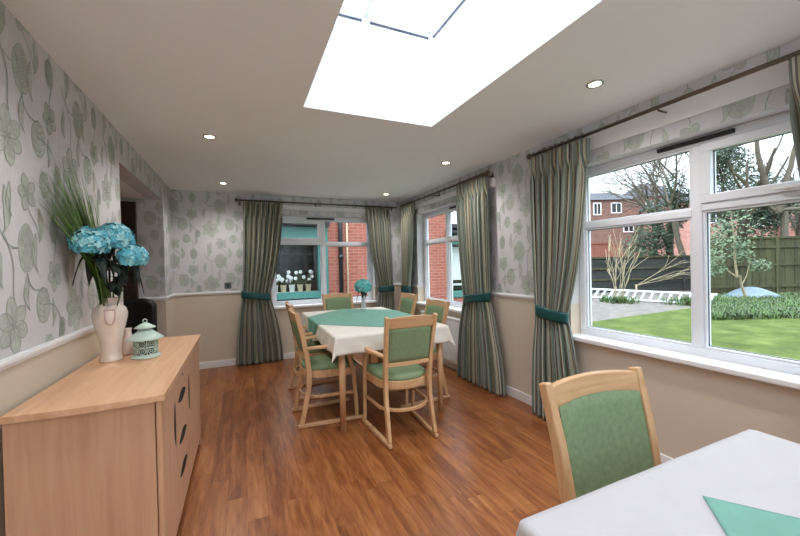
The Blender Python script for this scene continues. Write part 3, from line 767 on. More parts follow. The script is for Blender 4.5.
cloth('tablecloth', 'cloth', 'cream tablecloth hanging over the far table', 'tablecloth', (F[0]-.001, F[1]+.001, F[2]-.001, F[3]+.001), TZ+.002, [(F[0]-o_, F[2]-o_), (F[1]+o_, F[2]-o_), (F[1]+o_, F[3]+o_), (F[0]-o_, F[3]+o_)], 110, 0)
ccx, ccy, hd = 1.20, 3.75, .78
cloth('table_topper', 'teal', 'seafoam green square cloth laid diagonally on the far table', 'cloth', (F[0]-.004, F[1]+.004, F[2]-.004, F[3]+.004), TZ+.003, [(ccx, ccy-hd), (ccx+hd, ccy), (ccx, ccy+hd), (ccx-hd, ccy)], 110, .003, curve=.05)
Nn = (.55, 1.51, -1.10, .60)
table('dining table covered by a white cloth in the right foreground', Nn[0], Nn[1], Nn[2], Nn[3], TZ)
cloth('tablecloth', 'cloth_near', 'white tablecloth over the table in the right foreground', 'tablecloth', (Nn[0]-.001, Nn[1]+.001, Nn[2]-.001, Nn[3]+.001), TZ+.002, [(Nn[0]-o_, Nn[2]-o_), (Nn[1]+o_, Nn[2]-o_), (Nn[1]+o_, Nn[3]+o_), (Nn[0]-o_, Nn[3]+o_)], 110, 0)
ccx, ccy = .98+.78*sin(-.10), .48-.78*cos(.10); hd = .78
cloth('table_topper', 'teal', 'seafoam green cloth corner on the white table in the foreground', 'cloth', (Nn[0]-.004, Nn[1]+.004, Nn[2]-.004, Nn[3]+.004), TZ+.003, [(ccx+hd*cos(q), ccy+hd*sin(q)) for q in [radians(-90-5.7+90*k_) for k_ in range(4)]], 110, .003, curve=-.03)

# ---------------------------------------------------------------- sideboard
SX0, SX1, SY0, SY1, SZ = XL+.022, -.308, 1.748, 3.165, .844
sb = empty('sideboard', ((SX0+SX1)/2, (SY0+SY1)/2, 0), 'long beech sideboard with curved cut-out handles against the papered wall', 'sideboard')
ox, oy = sb.location.x, sb.location.y
def sbx(m, a, b, mi=0): return m.box((a[0]-ox, a[1]-oy, a[2]), (b[0]-ox, b[1]-oy, b[2]), mi)
# bowed worktop
pts = []
for k in range(13): u = k/12; pts.append((lerp(SX0, SX1+.006, u)-ox, SY0-.014-.016*(1-(2*u-1)**2)-oy))
for k in range(13): u = k/12; pts.append((SX1+.006-ox, lerp(SY0-.01, SY1+.02, u)-oy) if 0 < k else (SX1+.006-ox, SY0-.012-oy))
pts.append((SX0-ox, SY1+.02-oy))
MB().prism(pts, SZ-.026, SZ).build('worktop', 'side_y', sb, bevel=.007, segs=3)
m = MB(); fx = SX1-.008
sbx(m, (SX0, SY0, .0), (fx-.023, SY0+.02, SZ-.026)); m.build('end_panel', 'side_z', sb, bevel=.002)
m = MB(); sbx(m, (fx-.020, SY0-.004, 0), (fx, SY0+.035, SZ-.026)); m.build('corner_post', 'side_z', sb, bevel=.006)
m = MB(); sbx(m, (SX0, SY1-.02, 0), (fx, SY1, SZ-.026)); m.build('end_panel', 'side_z', sb, bevel=.002)
m = MB(); sbx(m, (SX0, SY0+.02, .05), (SX0+.015, SY1-.02, SZ-.03)); sbx(m, (SX0+.015, SY0+.02, .06), (fx-.02, SY1-.02, .08)); sbx(m, (fx-.05, SY0+.036, 0), (fx-.03, SY1-.02, .07)); m.build('carcass', 'side_z', sb)
m = MB(); sbx(m, (fx-.035, SY0+.036, .08), (fx-.03, SY1-.02, SZ-.03)); m.build('shade_lining', 'shade_in', sb)  # dark sheet behind the fronts, coloured as shade seen through the slots
def front(y0, y1, z0, z1, name, slot=None, vertical=None, bump=0):
    """a door or drawer front (thin in x) with a curved finger slot cut through it"""
    m = MB(); xa, xb = fx-.018, fx
    if slot:
        c, hw, zs, hh = slot; n = 12      # arc slot: centre y, half width, z, half height
        def top(y): u = (y-c)/hw; return zs+hh*(1-u*u)
        def bot(y): u = (y-c)/hw; return zs-hh*(1-u*u)*.7
        Y = [c-hw+2*hw*k/n for k in range(n+1)]
        sbx(m, (xa, y0, z0), (xb, c-hw, z1)); sbx(m, (xa, c+hw, z0), (xb, y1, z1))
        m.prism([(y-oy, bot(y)) for y in Y]+[(c+hw-oy, z0), (c-hw-oy, z0)], xa-ox, xb-ox, 'x')
        m.prism([(y-oy, top(y)) for y in Y]+[(c+hw-oy, z1), (c-hw-oy, z1)], xa-ox, xb-ox, 'x')
    elif vertical:
        c, zs, hz, hw = vertical; n = 12
        Z = [zs-hz+2*hz*k/n for k in range(n+1)]
        sbx(m, (xa, y0, z0), (xb, y1, zs-hz)); sbx(m, (xa, y0, zs+hz), (xb, y1, z1))
        f = lambda z: hw*(1-((z-zs)/hz)**2)
        m.prism([(c-f(z)-oy, z) for z in Z]+[(y0-oy, zs+hz), (y0-oy, zs-hz)], xa-ox, xb-ox, 'x')
        m.prism([(c+f(z)*.3-oy, z) for z in Z]+[(y1-oy, zs+hz), (y1-oy, zs-hz)], xa-ox, xb-ox, 'x')
    else: sbx(m, (xa, y0, z0), (xb, y1, z1))
    o = m.build(name, 'side_z', sb); q = MB()
    if slot: q.prism([(y-oy, bot(y)) for y in Y]+[(y-oy, top(y)) for y in Y[::-1]][1:-1], xa-ox+.002, xb-ox+.0015, 'x')
    if vertical: q.prism([(c-f(z)-oy, z) for z in Z]+[(c+f(z)*.3-oy, z) for z in Z[::-1]][1:-1], xa-ox+.002, xb-ox+.0015, 'x')
    if slot or vertical: tag(q.build('slot_shade', 'shade_in', o), 'dark curved inset standing in for the shade in a finger slot')  # dark plug fills the slot, coloured as the shade inside it
    return o
g = .003; zt = SZ-.03
front(SY0+.037, 2.105, .08, zt, 'door', vertical=(2.060, .592, .110, .034))
for z0, z1, zs in ((.715, zt, None), (.53, .712, .664), (.33, .527, .446), (.08, .327, .272)):
    d = front(2.108, 2.52, z0, z1, 'drawer', slot=(2.29, .130, zs, .034) if zs else None)
    if zs is None: MB().tube([(fx-ox, 2.303-oy, .775), (fx+.006-ox, 2.303-oy, .775)], .009, 14).build('lock', 'chrome', d)
front(2.523, 2.83, .08, zt, 'door', vertical=(2.565, .592, .110, .034)); front(2.833, SY1-.02, .08, zt, 'door')

# ---------------------------------------------------------------- ornaments on the sideboard
VX, VY = -.690, 2.53
t = empty('ceramic_vase', (VX, VY, SZ+.001), 'tall blush pink ceramic vase with a relief ring, on the sideboard', 'vase')
prof = [(0, .0), (.062, 0), (.066, .006), (.060, .02), (.056, .05), (.058, .10), (.068, .16), (.083, .22), (.094, .27), (.096, .30), (.088, .33), (.066, .352), (.054, .362), (.052, .375), (.056, .392), (.060, .398), (.057, .400), (.050, .392), (.046, .37), (.05, .35), (.04, .2), (0, .19)]
MB().lathe([(r*.86, z*.9) for r, z in prof], n=40).build('vase_body', 'vase', t)
m = MB(); dirv = Vector((-VX, -VY, 0)).normalized(); sd = Vector((-dirv.y, dirv.x, 0))
def onv(a, z):
    rr = 0
    for (r0_, z0_), (r1_, z1_) in zip(prof[1:12], prof[2:13]):
        if z0_ <= z <= z1_: rr = lerp(r0_, r1_, (z-z0_)/(z1_-z0_))
    an = atan2(dirv.y, dirv.x)+a; return Vector((cos(an)*(rr*.86+.002), sin(an)*(rr*.86+.002), z*.9))
pl = [onv(a, z) for a, z in [(-.27, .325), (-.27, .30), (-.25, .27), (-.20, .25), (-.1, .238), (0, .235), (.1, .238), (.20, .25), (.25, .27), (.27, .30), (.27, .325)]]
m.tube(pl, .004, 6); m.tube([onv(a, .327) for a in (-.34, -.2, 0, .2, .34)], .005, 6)
m.build('relief_ring', 'vase_line', t)
# second small vase hidden behind
t = tag(MB().lathe([(0, 0), (.028, 0), (.032, .01), (.036, .05), (.03, .10), (.018, .125), (.017, .15), (.021, .16), (.015, .158), (0, .1)], n=24).build('bud_vase', 'vase'), 'small pale bud vase standing behind the tall pink vase', 'vase'); t.location = (-.640, 2.66, SZ+.001)

LX, LY = -.526, 2.53
t = empty('candle_lantern', (LX, LY, SZ+.001), 'small mint green pagoda lantern on the sideboard beside the vase', 'lantern', rz=.3); t.scale = (.93, .93, .93)
MB().lathe([(0, 0), (.078, 0), (.08, .004), (.078, .012), (.066, .018), (0, .018)], n=32).build('base', 'mint', t)
MB().lathe([(0, .018), (.045, .018), (.045, .115), (0, .115)], n=24).build('shade_core', 'shade_in', t)  # solid dark core, painted as the shade behind the fretwork
m = MB()
for k in range(8):
    a = 2*pi*k/8; m.tube([(.063*cos(a), .063*sin(a), .016), (.063*cos(a), .063*sin(a), .118)], .0035, 6)
    for zc in (.045, .088):
        a2 = a+pi/8; c_ = Vector((.062*cos(a2), .062*sin(a2), zc)); tx = Vector((-sin(a2), cos(a2), 0))
        m.tube([c_+tx*.017*cos(q)+Vector((0, 0, .019*sin(q))) for q in [2*pi*i/12 for i in range(12)]], .003, 5, closed=True)
        m.tube([c_+tx*.007*cos(q)+Vector((0, 0, .008*sin(q))) for q in [2*pi*i/8 for i in range(8)]], .0025, 5, closed=True)
for z in (.02, .066, .112): m.tube([(.063*cos(2*pi*i/32), .063*sin(2*pi*i/32), z) for i in range(32)], .0035, 6, closed=True)
m.build('fretwork', 'mint', t)
MB().lathe([(.0, .116), (.098, .114), (.100, .118), (.085, .130), (.060, .150), (.042, .166), (.040, .172), (.0, .172)], n=36).build('lower_roof', 'mint', t)
MB().lathe([(.0, .172), (.034, .172), (.034, .185), (.056, .184), (.057, .188), (.035, .202), (.012, .216), (.0, .218)], n=32).build('upper_roof', 'mint', t)
MB().tube([(.011*cos(2*pi*i/14), 0, .228+.011*sin(2*pi*i/14)) for i in range(14)], .003, 6, closed=True).build('hanging_ring', 'mint', t)

# flowers
def hydrangea(name, base, head, r, label, matsl, group, leafn=3, seed=0, flat=.95, fl=190, fs=.019):
    rnd = random.Random(seed); root = empty(name, base, label, 'flower', group); off = Vector(base); hv = Vector(head)-off
    MB().tube([(0, 0, 0), hv*.5+Vector((0, 0, .03)), hv], .004, 6).build('stem', 'stem', root)
    m = MB()
    for i in range(fl):
        u = 1-2*(i+.5)/fl*.78; ph = i*2.39996; s_ = sqrt(1-u*u); d = Vector((s_*cos(ph), s_*sin(ph), u))
        c_ = hv+Vector((d.x*r, d.y*r, d.z*r*flat))*rnd.uniform(.9, 1.08)
        d = (d+Vector((rnd.uniform(-.3, .3), rnd.uniform(-.3, .3), rnd.uniform(-.1, .3)))).normalized()
        a = d.orthogonal().normalized(); b = d.cross(a); r0 = rnd.uniform(0, pi/2); mi = 0 if rnd.random() < .62 else 1
        for k in range(4):
            an = r0+k*pi/2; e = a*cos(an)+b*sin(an); f = b*cos(an)-a*sin(an); S = fs*rnd.uniform(.8, 1.2)
            m.add([c_, c_+e*S*.55+f*S*.5+d*S*.18, c_+e*S*1.1+d*S*.08, c_+e*S*.55-f*S*.5+d*S*.18], [(0, 1, 2, 3)], mi)
    m.ball(hv-Vector((0, 0, r*.1)), r*.58, 0, 10, (1, 1, flat))
    m.build('flower_head', matsl, root, fix=False)
    for i in range(leafn):
        a = 2*pi*(i+rnd.random()*.6)/leafn; L = r*rnd.uniform(.9, 1.3); w = L*.33; b0 = hv*rnd.uniform(.66, .86)
        dx, dy = cos(a), sin(a); m = MB()
        def lf(u, v):
            q = (v-.5)*2*w*sin(pi*min(1, u*.97+.03))**.8; return b0+Vector((dx*L*u-dy*q, dy*L*u+dx*q, .05*sin(u*pi)-.06*u*u*2+abs(v-.5)*.03))
        m.grid(lf, 8, 4); m.build('leaf', 'leaf_dk', root, fix=False, solid=.001)
    return root
gp = 'turquoise hydrangeas in the pink vase'
vm = (VX, VY, SZ+.30)
hydrangea('hydrangea_stem', (VX-.01, VY-.01, SZ+.22), (-.700, 2.30, 1.499), .078, 'turquoise hydrangea head at the left of the pink vase bouquet', ['bloom', 'bloom_hi'], gp, 4, 1)
hydrangea('hydrangea_stem', (VX+.01, VY+.01, SZ+.22), (-.625, 2.40, 1.530), .082, 'turquoise hydrangea head at the top middle of the pink vase bouquet', ['bloom', 'bloom_hi'], gp, 4, 2)
hydrangea('hydrangea_stem', (VX+.015, VY-.01, SZ+.22), (-.545, 2.40, 1.430), .066, 'turquoise hydrangea head drooping at the right of the bouquet', ['bloom', 'bloom_hi'], gp, 5, 3)
# dark silk leaves low in the bouquet
m = MB(); rnd = random.Random(5)
for i in range(16):
    a = rnd.uniform(-2.2, .9); L = rnd.uniform(.06, .10); w = L*.36; b0 = Vector((VX+.015+rnd.uniform(-.02, .06), VY-.06+rnd.uniform(-.06, .04), SZ+rnd.uniform(.42, .59)))
    def lf(u, v, a=a, L=L, w=w, b0=b0):
        q = (v-.5)*2*w*sin(pi*min(1, u*.96+.04))**.8; return b0+Vector((cos(a)*L*u-sin(a)*q, sin(a)*L*u+cos(a)*q, -.08*u*u+.02*u))
    m.grid(lf, 7, 4)
m.tube([(VX, VY, SZ+.24), (VX+.01, VY-.02, SZ+.62)], .005, 6)
tag(m.build('leaf_spray', 'leaf_dk', fix=False, solid=.001), 'dark green silk leaves under the turquoise flowers in the vase', 'foliage')
# grass spray
m = MB(); rnd = random.Random(8)
for i in range(260):
    # fans from the vase mouth up towards the wall on the left
    ty = rnd.uniform(2.02, 2.62); tx = rnd.uniform(-.808, -.755); tz = rnd.uniform(1.70, 1.93)-abs(ty-2.32)*.35
    p0 = Vector((VX-.01+rnd.uniform(-.02, .02), VY+rnd.uniform(-.02, .02), SZ+.25)); p3 = Vector((tx, ty, tz))
    p1 = p0+Vector((0, -.06, .28)); w = rnd.uniform(.0035, .0065); vs = []; n = 9
    side = Vector((rnd.uniform(-.3, .3), 1, 0)).normalized()
    for k in range(n+1):
        u = k/n; p = p0*(1-u)**2+p1*2*u*(1-u)+p3*u*u; ww = w*(1-u**3)+.0004
        vs += [p-side*ww, p+side*ww]
    m.add(vs, [(2*k, 2*k+1, 2*k+3, 2*k+2) for k in range(n)], 0 if rnd.random() < .65 else 1)
tag(m.build('grass_spray', ['blade', 'blade2'], fix=False), 'tall spray of artificial green grass leaning on the wallpaper from the vase', 'foliage')

# black high backed chair glimpsed in the passage
t = empty('passage_chair', (-1.10, 4.60, 0), 'black high-backed padded chair in the passage, glimpsed behind the pink vase', 'chair', rz=0)
m = MB(); m.grid(lambda u, v: (lerp(-.22, .2, u), .02*sin(pi*u)+.24, lerp(.40, 1.04-.08*(2*u-1)**4, v)), 10, 10); m.build('backrest', 'black', t, solid=.06, fix=False)
MB().box((-.22, -.22, .40), (.20, .24, .48)).build('seat', 'black', t, bevel=.03)
for x in (-.2, .18):
    for y in (-.2, .22): MB().tube([(x, y, 0), (x, y, .42)], .015, 8).build('leg', 'black', t)

# table centrepiece
CX_, CY_ = 1.40, 4.32
t = tag(MB().lathe([(0, 0), (.034, 0), (.036, .004), (.034, .02), (.026, .08), (.024, .13), (.03, .17), (.027, .17), (.021, .13), (.022, .08), (.028, .02), (0, .015)], n=24).build('glass_vase', 'clear'), 'slender clear glass vase on the far table', 'vase'); t.location = (CX_, CY_, TZ+.009)
hydrangea('flower_stem', (CX_, CY_, TZ+.03), (CX_, CY_, 1.085), .092, 'round aqua flower standing in the glass vase on the far table', ['bloom_t', 'bloom_hi'], None, 3, 9, .9, 150, .034)

# sockets, sensor, radiator
t = empty('wall_socket', (-.176, YF, 1.115), 'small metal wall switch above the rail on the end wall', 'socket')
MB().box((-.043, -.008, -.043), (.043, 0, .043)).build('faceplate', 'gasket', t, bevel=.003)
MB().box((-.012, -.013, -.018), (.012, -.008, .018)).build('rocker', 'black', t, bevel=.002)
t = empty('wall_sensor', (XR, 3.07, 2.20), 'small white box on the papered wall between the two side windows', 'sensor')
MB().box((-.035, -.035, -.05), (0, .035, .05)).build('housing', 'screen', t, bevel=.008)
MB().ball((-.036, 0, -.02), .012).build('lens', 'white', t)
t = empty('radiator', (XR-.075, 4.0, 0), 'white panel radiator under the far side window', 'radiator')
m = MB(); m.box((-.03, -.62, .12), (-.02, .62, .66)); m.box((.02, -.62, .12), (.03, .62, .66))
for k in range(31): y = -.6+k*.04; m.box((-.036, y-.011, .15), (-.03, y+.011, .63))
m.build('panel', 'white', t, bevel=.002)
MB().box((-.035, -.63, .66), (.035, .63, .675)).build('top_grille', 'white', t, bevel=.003)
for y in (-.4, .4): MB().box((.03, y-.02, .25), (.068, y+.02, .5)).build('bracket', 'white', t)
MB().tube([(0, -.64, .12), (0, -.64, .0)], .008, 8).tube([(0, -.62, .12), (0, -.66, .12)], .018, 10).build('valve', 'chrome', t)
# ---------------------------------------------------------------- outside
YAW = .4175
RV = Vector((cos(YAW), -sin(YAW), 0)); FV = Vector((sin(YAW), cos(YAW), 0))
def G(x, d, z=0): return RV*x+FV*d+Vector((0, 0, z))     # garden frame: x to the right, d away from the house
def U(u, d): return (u-400)/357.4*d
def Z(u, v, d): return CAMH+(264.3-.0218*(u-400)-v)/357.4*d
struct(MB().box((-30, YF+.21, -.12), (60, 70, -.04)).box((XR+.21, -30, -.12), (60, YF+.21, -.04)).build('ground_outside', 'soil'))
struct(MB().box((-30, -30, -.12), (XR+.21, YB-.21, -.03)).build('bounce_terrace', 'bounce_ground'))  # pale ground added out of view to bounce daylight onto the ceiling
m = MB(); m.prism([(XR+.25, -8), (30, -8), (24, 2.2), (17.6, 5.1), (14.0, 5.2), (11.1, 5.67), (6.9, 5.48), (5.2, 5.3), (XR+.25, 5.1)], -.04, .0); o = m.build('lawn', 'lawn'); struct(o)
m = MB(); m.prism([(XR+.25, 5.12), (5.2, 5.32), (6.9, 5.50), (11.1, 5.69), (13.6, 5.9), (17.2, 8.6), (12.4, 10.85), (4.2, 10.9), (4.2, 7.9), (XR+.25, 7.9)], -.05, -.005); struct(m.build('patio', 'patio'))
struct(MB().prism([(-3, YF+.21), (XR+.24, YF+.21), (XR+.24, 8.0), (-3, 8.0)], -.05, -.005).build('courtyard_paving', 'patio'))
# lawn blades: one uncountable fringe near the bed edge
def tuft(m, p, h, n, rnd, mi=0, w=.012, lean=.5):
    for _ in range(n):
        a = rnd.uniform(0, 2*pi); L = h*rnd.uniform(.6, 1.1); d = Vector((cos(a), sin(a), 0)); s_ = Vector((-sin(a), cos(a), 0))*w
        q = p+d*rnd.uniform(0, .05)
        m.add([q-s_, q+s_, q+d*L*lean*.5+Vector((0, 0, L*.7))+s_*.7, q+d*L*lean*.5+Vector((0, 0, L*.7))-s_*.7, q+d*L*lean+Vector((0, 0, L*(.8-.3*lean)))],
              [(0, 1, 2, 3), (3, 2, 4)], mi)
rnd = random.Random(3)
# fences
def fence(label, x0, x1, d, z1, post_every, board, matp, horizontal=False):
    p0 = G(x0, d); t = empty('garden_fence', p0, label, 'fence', None, rz=-YAW); L = x1-x0; m = MB(); r = random.Random(int(x0*10))
    if horizontal:
        z = .0
        while z < z1-.02: hh = min(board, z1-z); m.box((0, -.012, z), (L, .012, z+hh-.006)); z += hh
    else:
        x = 0
        while x < L: m.box((x, -.01-.012*(int(x/board) % 2), .05), (x+board+.01, .008, z1-.02)); x += board
    m.build('panel', matp, t)
    k = 0
    while k*post_every <= L: MB().box((k*post_every-.05, -.07, 0), (k*post_every+.05, .04, z1+.03)).build('post', matp, t, bevel=.008); k += 1
    for zr in ([.34, z1*.54, z1*.84, z1] if not horizontal else [z1*.36, z1*.68, z1]):
        MB().box((0, -.06, zr-.035), (L, -.012, zr+.035)).build('rail', 'fence', t)
    return t
fence('dark horizontal board fence at the back of the gravel, left part of the garden view', U(545, 15), U(735, 15), 15, Z(640, 257, 15), 2.9, .5, 'fence_dk', True)
fence('tall mossy vertical board fence behind the green flower bed', U(704, 12.2), U(930, 12.2), 12.2, Z(750, 238, 12.2), 2.45, .11, 'fence')
# ladder lying on edge
a, b = Vector((11.35, 9.15, .04)), Vector((11.95, 5.55, .04)); t = empty('ladder', a, 'aluminium ladder lying on its side along the gravel in the garden', 'ladder'); dv = (b-a); L = dv.length; dv.normalize()
upv = (Vector((0, 0, .60))+Vector((.75, .12, 0))).normalized(); A = Vector((0, 0, 0))
for k in (0, 1): MB().tube([A+upv*.42*k, A+upv*.42*k+dv*L], 1, sq=(.03, .065), up=upv).build('stile', 'alu', t, bevel=.004)
for k in range(15): q = A+dv*(.12+k*(L-.2)/14); MB().tube([q, q+upv*.42], 1, sq=(.085, .03), up=dv).build('rung', 'alu', t)
p = G(U(587, 14.4), 14.4); t = tag(MB().tube([(0, 0, 0), (0, 0, .52)], .05, 10).ball((0, 0, .52), .05).build('bollard', 'white'), 'short white post at the left end of the ladder', 'post'); t.location = p

# trees
def branches(m, p, d, L, r, depth, rnd, spread=.5, kids=3, droop=0, mi=0, tips=None, minr=.008):
    n = 5; pts = [p]; rs = [r]; q = p.copy(); dd = d.copy()
    for i in range(n):
        dd = (dd+Vector((rnd.uniform(-1, 1), rnd.uniform(-1, 1), rnd.uniform(-.6, .8)-droop))*.13).normalized(); q = q+dd*L/n; pts.append(q.copy()); rs.append(max(minr, r*(1-.5*(i+1)/n)))
    m.tube(pts, rs, 6 if r > .04 else 4, mi, cap=False)
    if tips is not None and depth <= 1: tips.append(q.copy())
    if depth == 0: return
    for k in range(kids):
        i = rnd.randint(2, n); a = dd.orthogonal().normalized(); a.rotate(Matrix.Rotation(rnd.uniform(0, 2*pi), 3, dd))
        nd = (dd+a*rnd.uniform(spread*.6, spread*1.5)).normalized()
        branches(m, pts[i], nd, L*rnd.uniform(.55, .8), rs[i]*.7, depth-1, rnd, spread, kids, droop, mi, tips, minr)
def leaves(m, centers, n, rnd, s, mis=(0,)):
    for i in range(n):
        c, R_ = centers[rnd.randrange(len(centers))]
        v = Vector((rnd.gauss(0, 1), rnd.gauss(0, 1), rnd.gauss(0, 1))); v.normalize(); v *= rnd.random()**.4
        p = Vector(c)+Vector((v.x*R_[0], v.y*R_[1], v.z*R_[2]))
        a = Vector((rnd.uniform(-1, 1), rnd.uniform(-1, 1), rnd.uniform(-1, 1))).normalized(); b = a.orthogonal().normalized(); k = s*rnd.uniform(.6, 1.3)
        m.add([p-a*k, p+b*k*.55, p+a*k, p-b*k*.55], [(0, 1, 2, 3)], mis[rnd.randrange(len(mis))])
def tree(label, base, trunk, r, depth, spread, kids, seed, bark='bark', fol=None, nl=0, ls=.05, lm='leaf', d0=(0, 0, 1), name='tree', cat='tree', group=None, extra=None):
    rnd = random.Random(seed); t = empty(name, base, label, cat, group); m = MB(); tips = []
    branches(m, Vector((0, 0, -.03)), Vector(d0).normalized(), trunk, r, depth, rnd, spread, kids, 0, 0, tips)
    if extra:
        for (p, d, L, rr, dp) in extra: branches(m, Vector(p), Vector(d).normalized(), L, rr, dp, rnd, spread, kids)
    m.build('trunk', bark, t, fix=False)
    if nl:
        m = MB(); cs = fol if fol else [(tuple(p), (.5, .5, .5)) for p in tips]
        leaves(m, cs, nl, rnd, ls); m.build('foliage', lm, t, fix=False)
    return t
def gl_(x, y, z): return tuple(RV*x+FV*y+Vector((0, 0, z)))    # offsets in the garden frame
# bare shrub in a green clump
p = G(U(617, 11.3), 11.3); t = empty('garden_shrub', p, 'bare multi-stemmed shrub rising from a green clump in the gravel', 'shrub')
m = MB(); rr = random.Random(4)
for k in range(8): branches(m, Vector((rr.uniform(-.1, .1), rr.uniform(-.1, .1), 0)), Vector((rr.uniform(-.4, .4), rr.uniform(-.4, .4), 1.6)).normalized(), rr.uniform(1.1, 1.6), .015, 2, rr, .35, 2)
m.build('stem', 'bark_lt', t, fix=False); m = MB()
for k in range(90): tuft(m, Vector((rr.gauss(0, .22), rr.gauss(0, .22), 0)), .26, 4, rr, w=.014)
m.build('leaf', 'leaf3', t, fix=False)
p = G(U(636, 13.5), 13.5); t = empty('garden_shrub', p, 'pale leafless branches sprawling against the dark fence', 'shrub'); m = MB()
for dx, dz in ((1.3, .5), (1.6, .35), (1.5, .6)): branches(m, Vector((0, 0, .35)), (RV*dx+Vector((0, 0, dz))).normalized(), 1.5, .014, 2, rr, .3, 2)
m.tube([(0, 0, -.02), (0, 0, .4)], .03, 6); m.build('stem', 'bark_lt', t, fix=False)
# ground clumps
p = G(U(697, 10.4), 10.4); t = empty('bulb_clump', p, 'green clump of bulb leaves at the lawn corner, by the window mullion', 'plant'); m = MB()
for k in range(150): tuft(m, RV*rr.gauss(0, .38)+FV*rr.gauss(0, .3), .3, 4, rr, w=.012)
m.build('leaf', 'leaf3', t, fix=False)
m = MB(); 
for k in range(4200):
    d = rr.uniform(7.7, 12.0); x = rr.uniform(U(704, d), U(900, d)); tuft(m, G(x, d), .17+.08*rr.random(), 3, rr, 0 if rr.random() < .8 else 1, w=.012, lean=.8)
tag(m.build('ground_cover', ['leaf3', 'leaf2'], fix=False), 'band of bulb leaves and ground cover along the foot of the mossy fence', 'plants', kind='stuff')
m = MB(); m.grid(lambda u, v: G(lerp(U(722, 11.3), U(782, 11.3), u), lerp(10.9, 11.8, v), .30*abs(sin(pi*u))**.6*abs(sin(pi*v))**.6*(1+.3*sin(11*u+5*v))+.03*sin(17*u+9*v)), 24, 14)
tag(m.build('garden_sheet', 'pebble', fix=False), 'pale blue grey sheet heaped in the flower bed by the fence', 'sheet')
# young variegated tree
t = tree('young tree with a leaning pale trunk and variegated leaves in front of the fence', G(U(748, 11.0), 11.0), .9, .05, 0, .5, 0, 21, 'bark_lt', d0=gl_(-.42, 0, 1), name='garden_tree',
     extra=[(gl_(-.33, 0, .72), gl_(-1, 0, .75), 1.3, .03, 2), (gl_(-.33, 0, .72), gl_(.05, 0, 1), 1.9, .035, 2), (gl_(-.2, 0, .5), gl_(.5, 0, .8), .8, .02, 1)],
     fol=[(gl_(-1.15, 0, 1.3), (.45, .45, .35)), (gl_(-.35, 0, 2.3), (.7, .6, .7)), (gl_(-.85, 0, 2.0), (.5, .5, .6)), (gl_(.35, 0, 1.1), (.35, .3, .22)), (gl_(-1.0, 0, .95), (.4, .3, .2)), (gl_(-.2, 0, 1.5), (.35, .3, .4))], nl=1150, ls=.055, lm='leaf2')
gt = 'trees beyond the garden fence'
tree('ivy-covered evergreen beyond the mossy fence, upper right of the window', G(U(735, 15), 15), 4.2, .22, 2, .5, 3, 31, fol=[(gl_(-.1, 0, 4.4), (1.5, 1.2, 1.5)), (gl_(.4, 0, 2.8), (1.9, 1.2, 1.3)), (gl_(-.6, 0, 5.6), (.9, .8, .9)), (gl_(1.4, 0, 3.6), (.7, .8, 1.2))], nl=9000, ls=.075, group=gt)
tree('dark ivy-clad tree rising above the dark board fence', G(U(672, 17.5), 17.5), 4.6, .2, 3, .5, 3, 33, fol=[(gl_(-.7, 0, 3.0), (1.2, 1, 1.3)), (gl_(-1.2, 0, 2.0), (1.3, 1, .9)), (gl_(.2, 0, 4.2), (.5, .6, 1.6))], nl=4200, ls=.08, group=gt)
tree('tall bare tree beyond the fence, left of the window mullion', G(U(655, 19), 19), 4.2, .16, 4, .55, 4, 35, group=gt)
tree('bare tree behind the mullion with branches over the house roofs', G(U(688, 16), 16), 3.9, .15, 4, .6, 4, 36, group=gt)
tree('large bare tree with a forked trunk in the upper right pane', G(U(778, 13.6), 13.6), 3.1, .19, 0, .5, 0, 37, group=gt,
     extra=[(gl_(0, 0, 3.0), gl_(-.35, 0, 1), 3.0, .13, 3), (gl_(0, 0, 3.0), gl_(.3, 0, 1), 3.0, .12, 3), (gl_(0, 0, 3.0), gl_(-1.2, 0, .75), 2.6, .085, 3), (gl_(0, 0, 3.1), gl_(1.3, 0, .18), 2.6, .08, 3), (gl_(.1, 0, 3.2), gl_(1, 0, .8), 2.2, .09, 3)])
tree('bare tree at the right edge beyond the mossy fence', G(U(800, 16), 16), 3.6, .2, 3, .5, 3, 38, group=gt, nl=900, fol=[(gl_(.2, 0, 3.4), (1.2, 1, 1.0))], ls=.07)

# houses
def house(label, u0, u1, d, v_eave, v_ridge, mt, chim=(), wins=(), hip=.25, base=-.05, depth=7, group='houses beyond the garden'):
    uc = (u0+u1)/2; t = empty('brick_house', G(U(uc, d), d, base), label, 'house', group, rz=-YAW); hw = U(u1, d)-U(uc, d); ze = Z(uc, v_eave, d)-base; zr = Z(uc, v_ridge, d)-base
    MB().box((-hw, 0, 0), (hw, depth, ze)).build('wall', mt, t)
    e = .25; m = MB(); hx = hw*(1-hip)
    m.add([(-hw-e, -e, ze), (hw+e, -e, ze), (hw+e, depth+e, ze), (-hw-e, depth+e, ze), (-hx, depth/2, zr), (hx, depth/2, zr)], [(0, 1, 5, 4), (1, 2, 5), (2, 3, 4, 5), (3, 0, 4), (0, 3, 2, 1)]); m.build('roof', 'slate', t)
    for uu, v, w in chim:
        x = U(uu, d)-U(uc, d); c = MB(); c.box((x-w, depth*.3, ze*.8), (x+w, depth*.3+w*1.6, Z(uu, v, d)-base)); c.box((x-w-.08, depth*.3-.08, Z(uu, v, d)-base-.25), (x+w+.08, depth*.3+w*1.6+.08, Z(uu, v, d)-base-.1)); c.build('chimney', mt, t)
    for uu, v, w, h in wins:
        x = U(uu, d)-U(uc, d); z = Z(uu, v, d)-base; f = MB(); f.box((x-w, -.06, z-h), (x+w, .02, z+h)); f = f.build('window', 'white', t)
        g_ = MB(); g_.box((x-w+.12, -.07, z-h+.12), (x-.05, -.05, z+h-.12)); g_.box((x+.05, -.07, z-h+.12), (x+w-.12, -.05, z+h-.12)); g_.build('pane', 'dkglass', f)
    return t
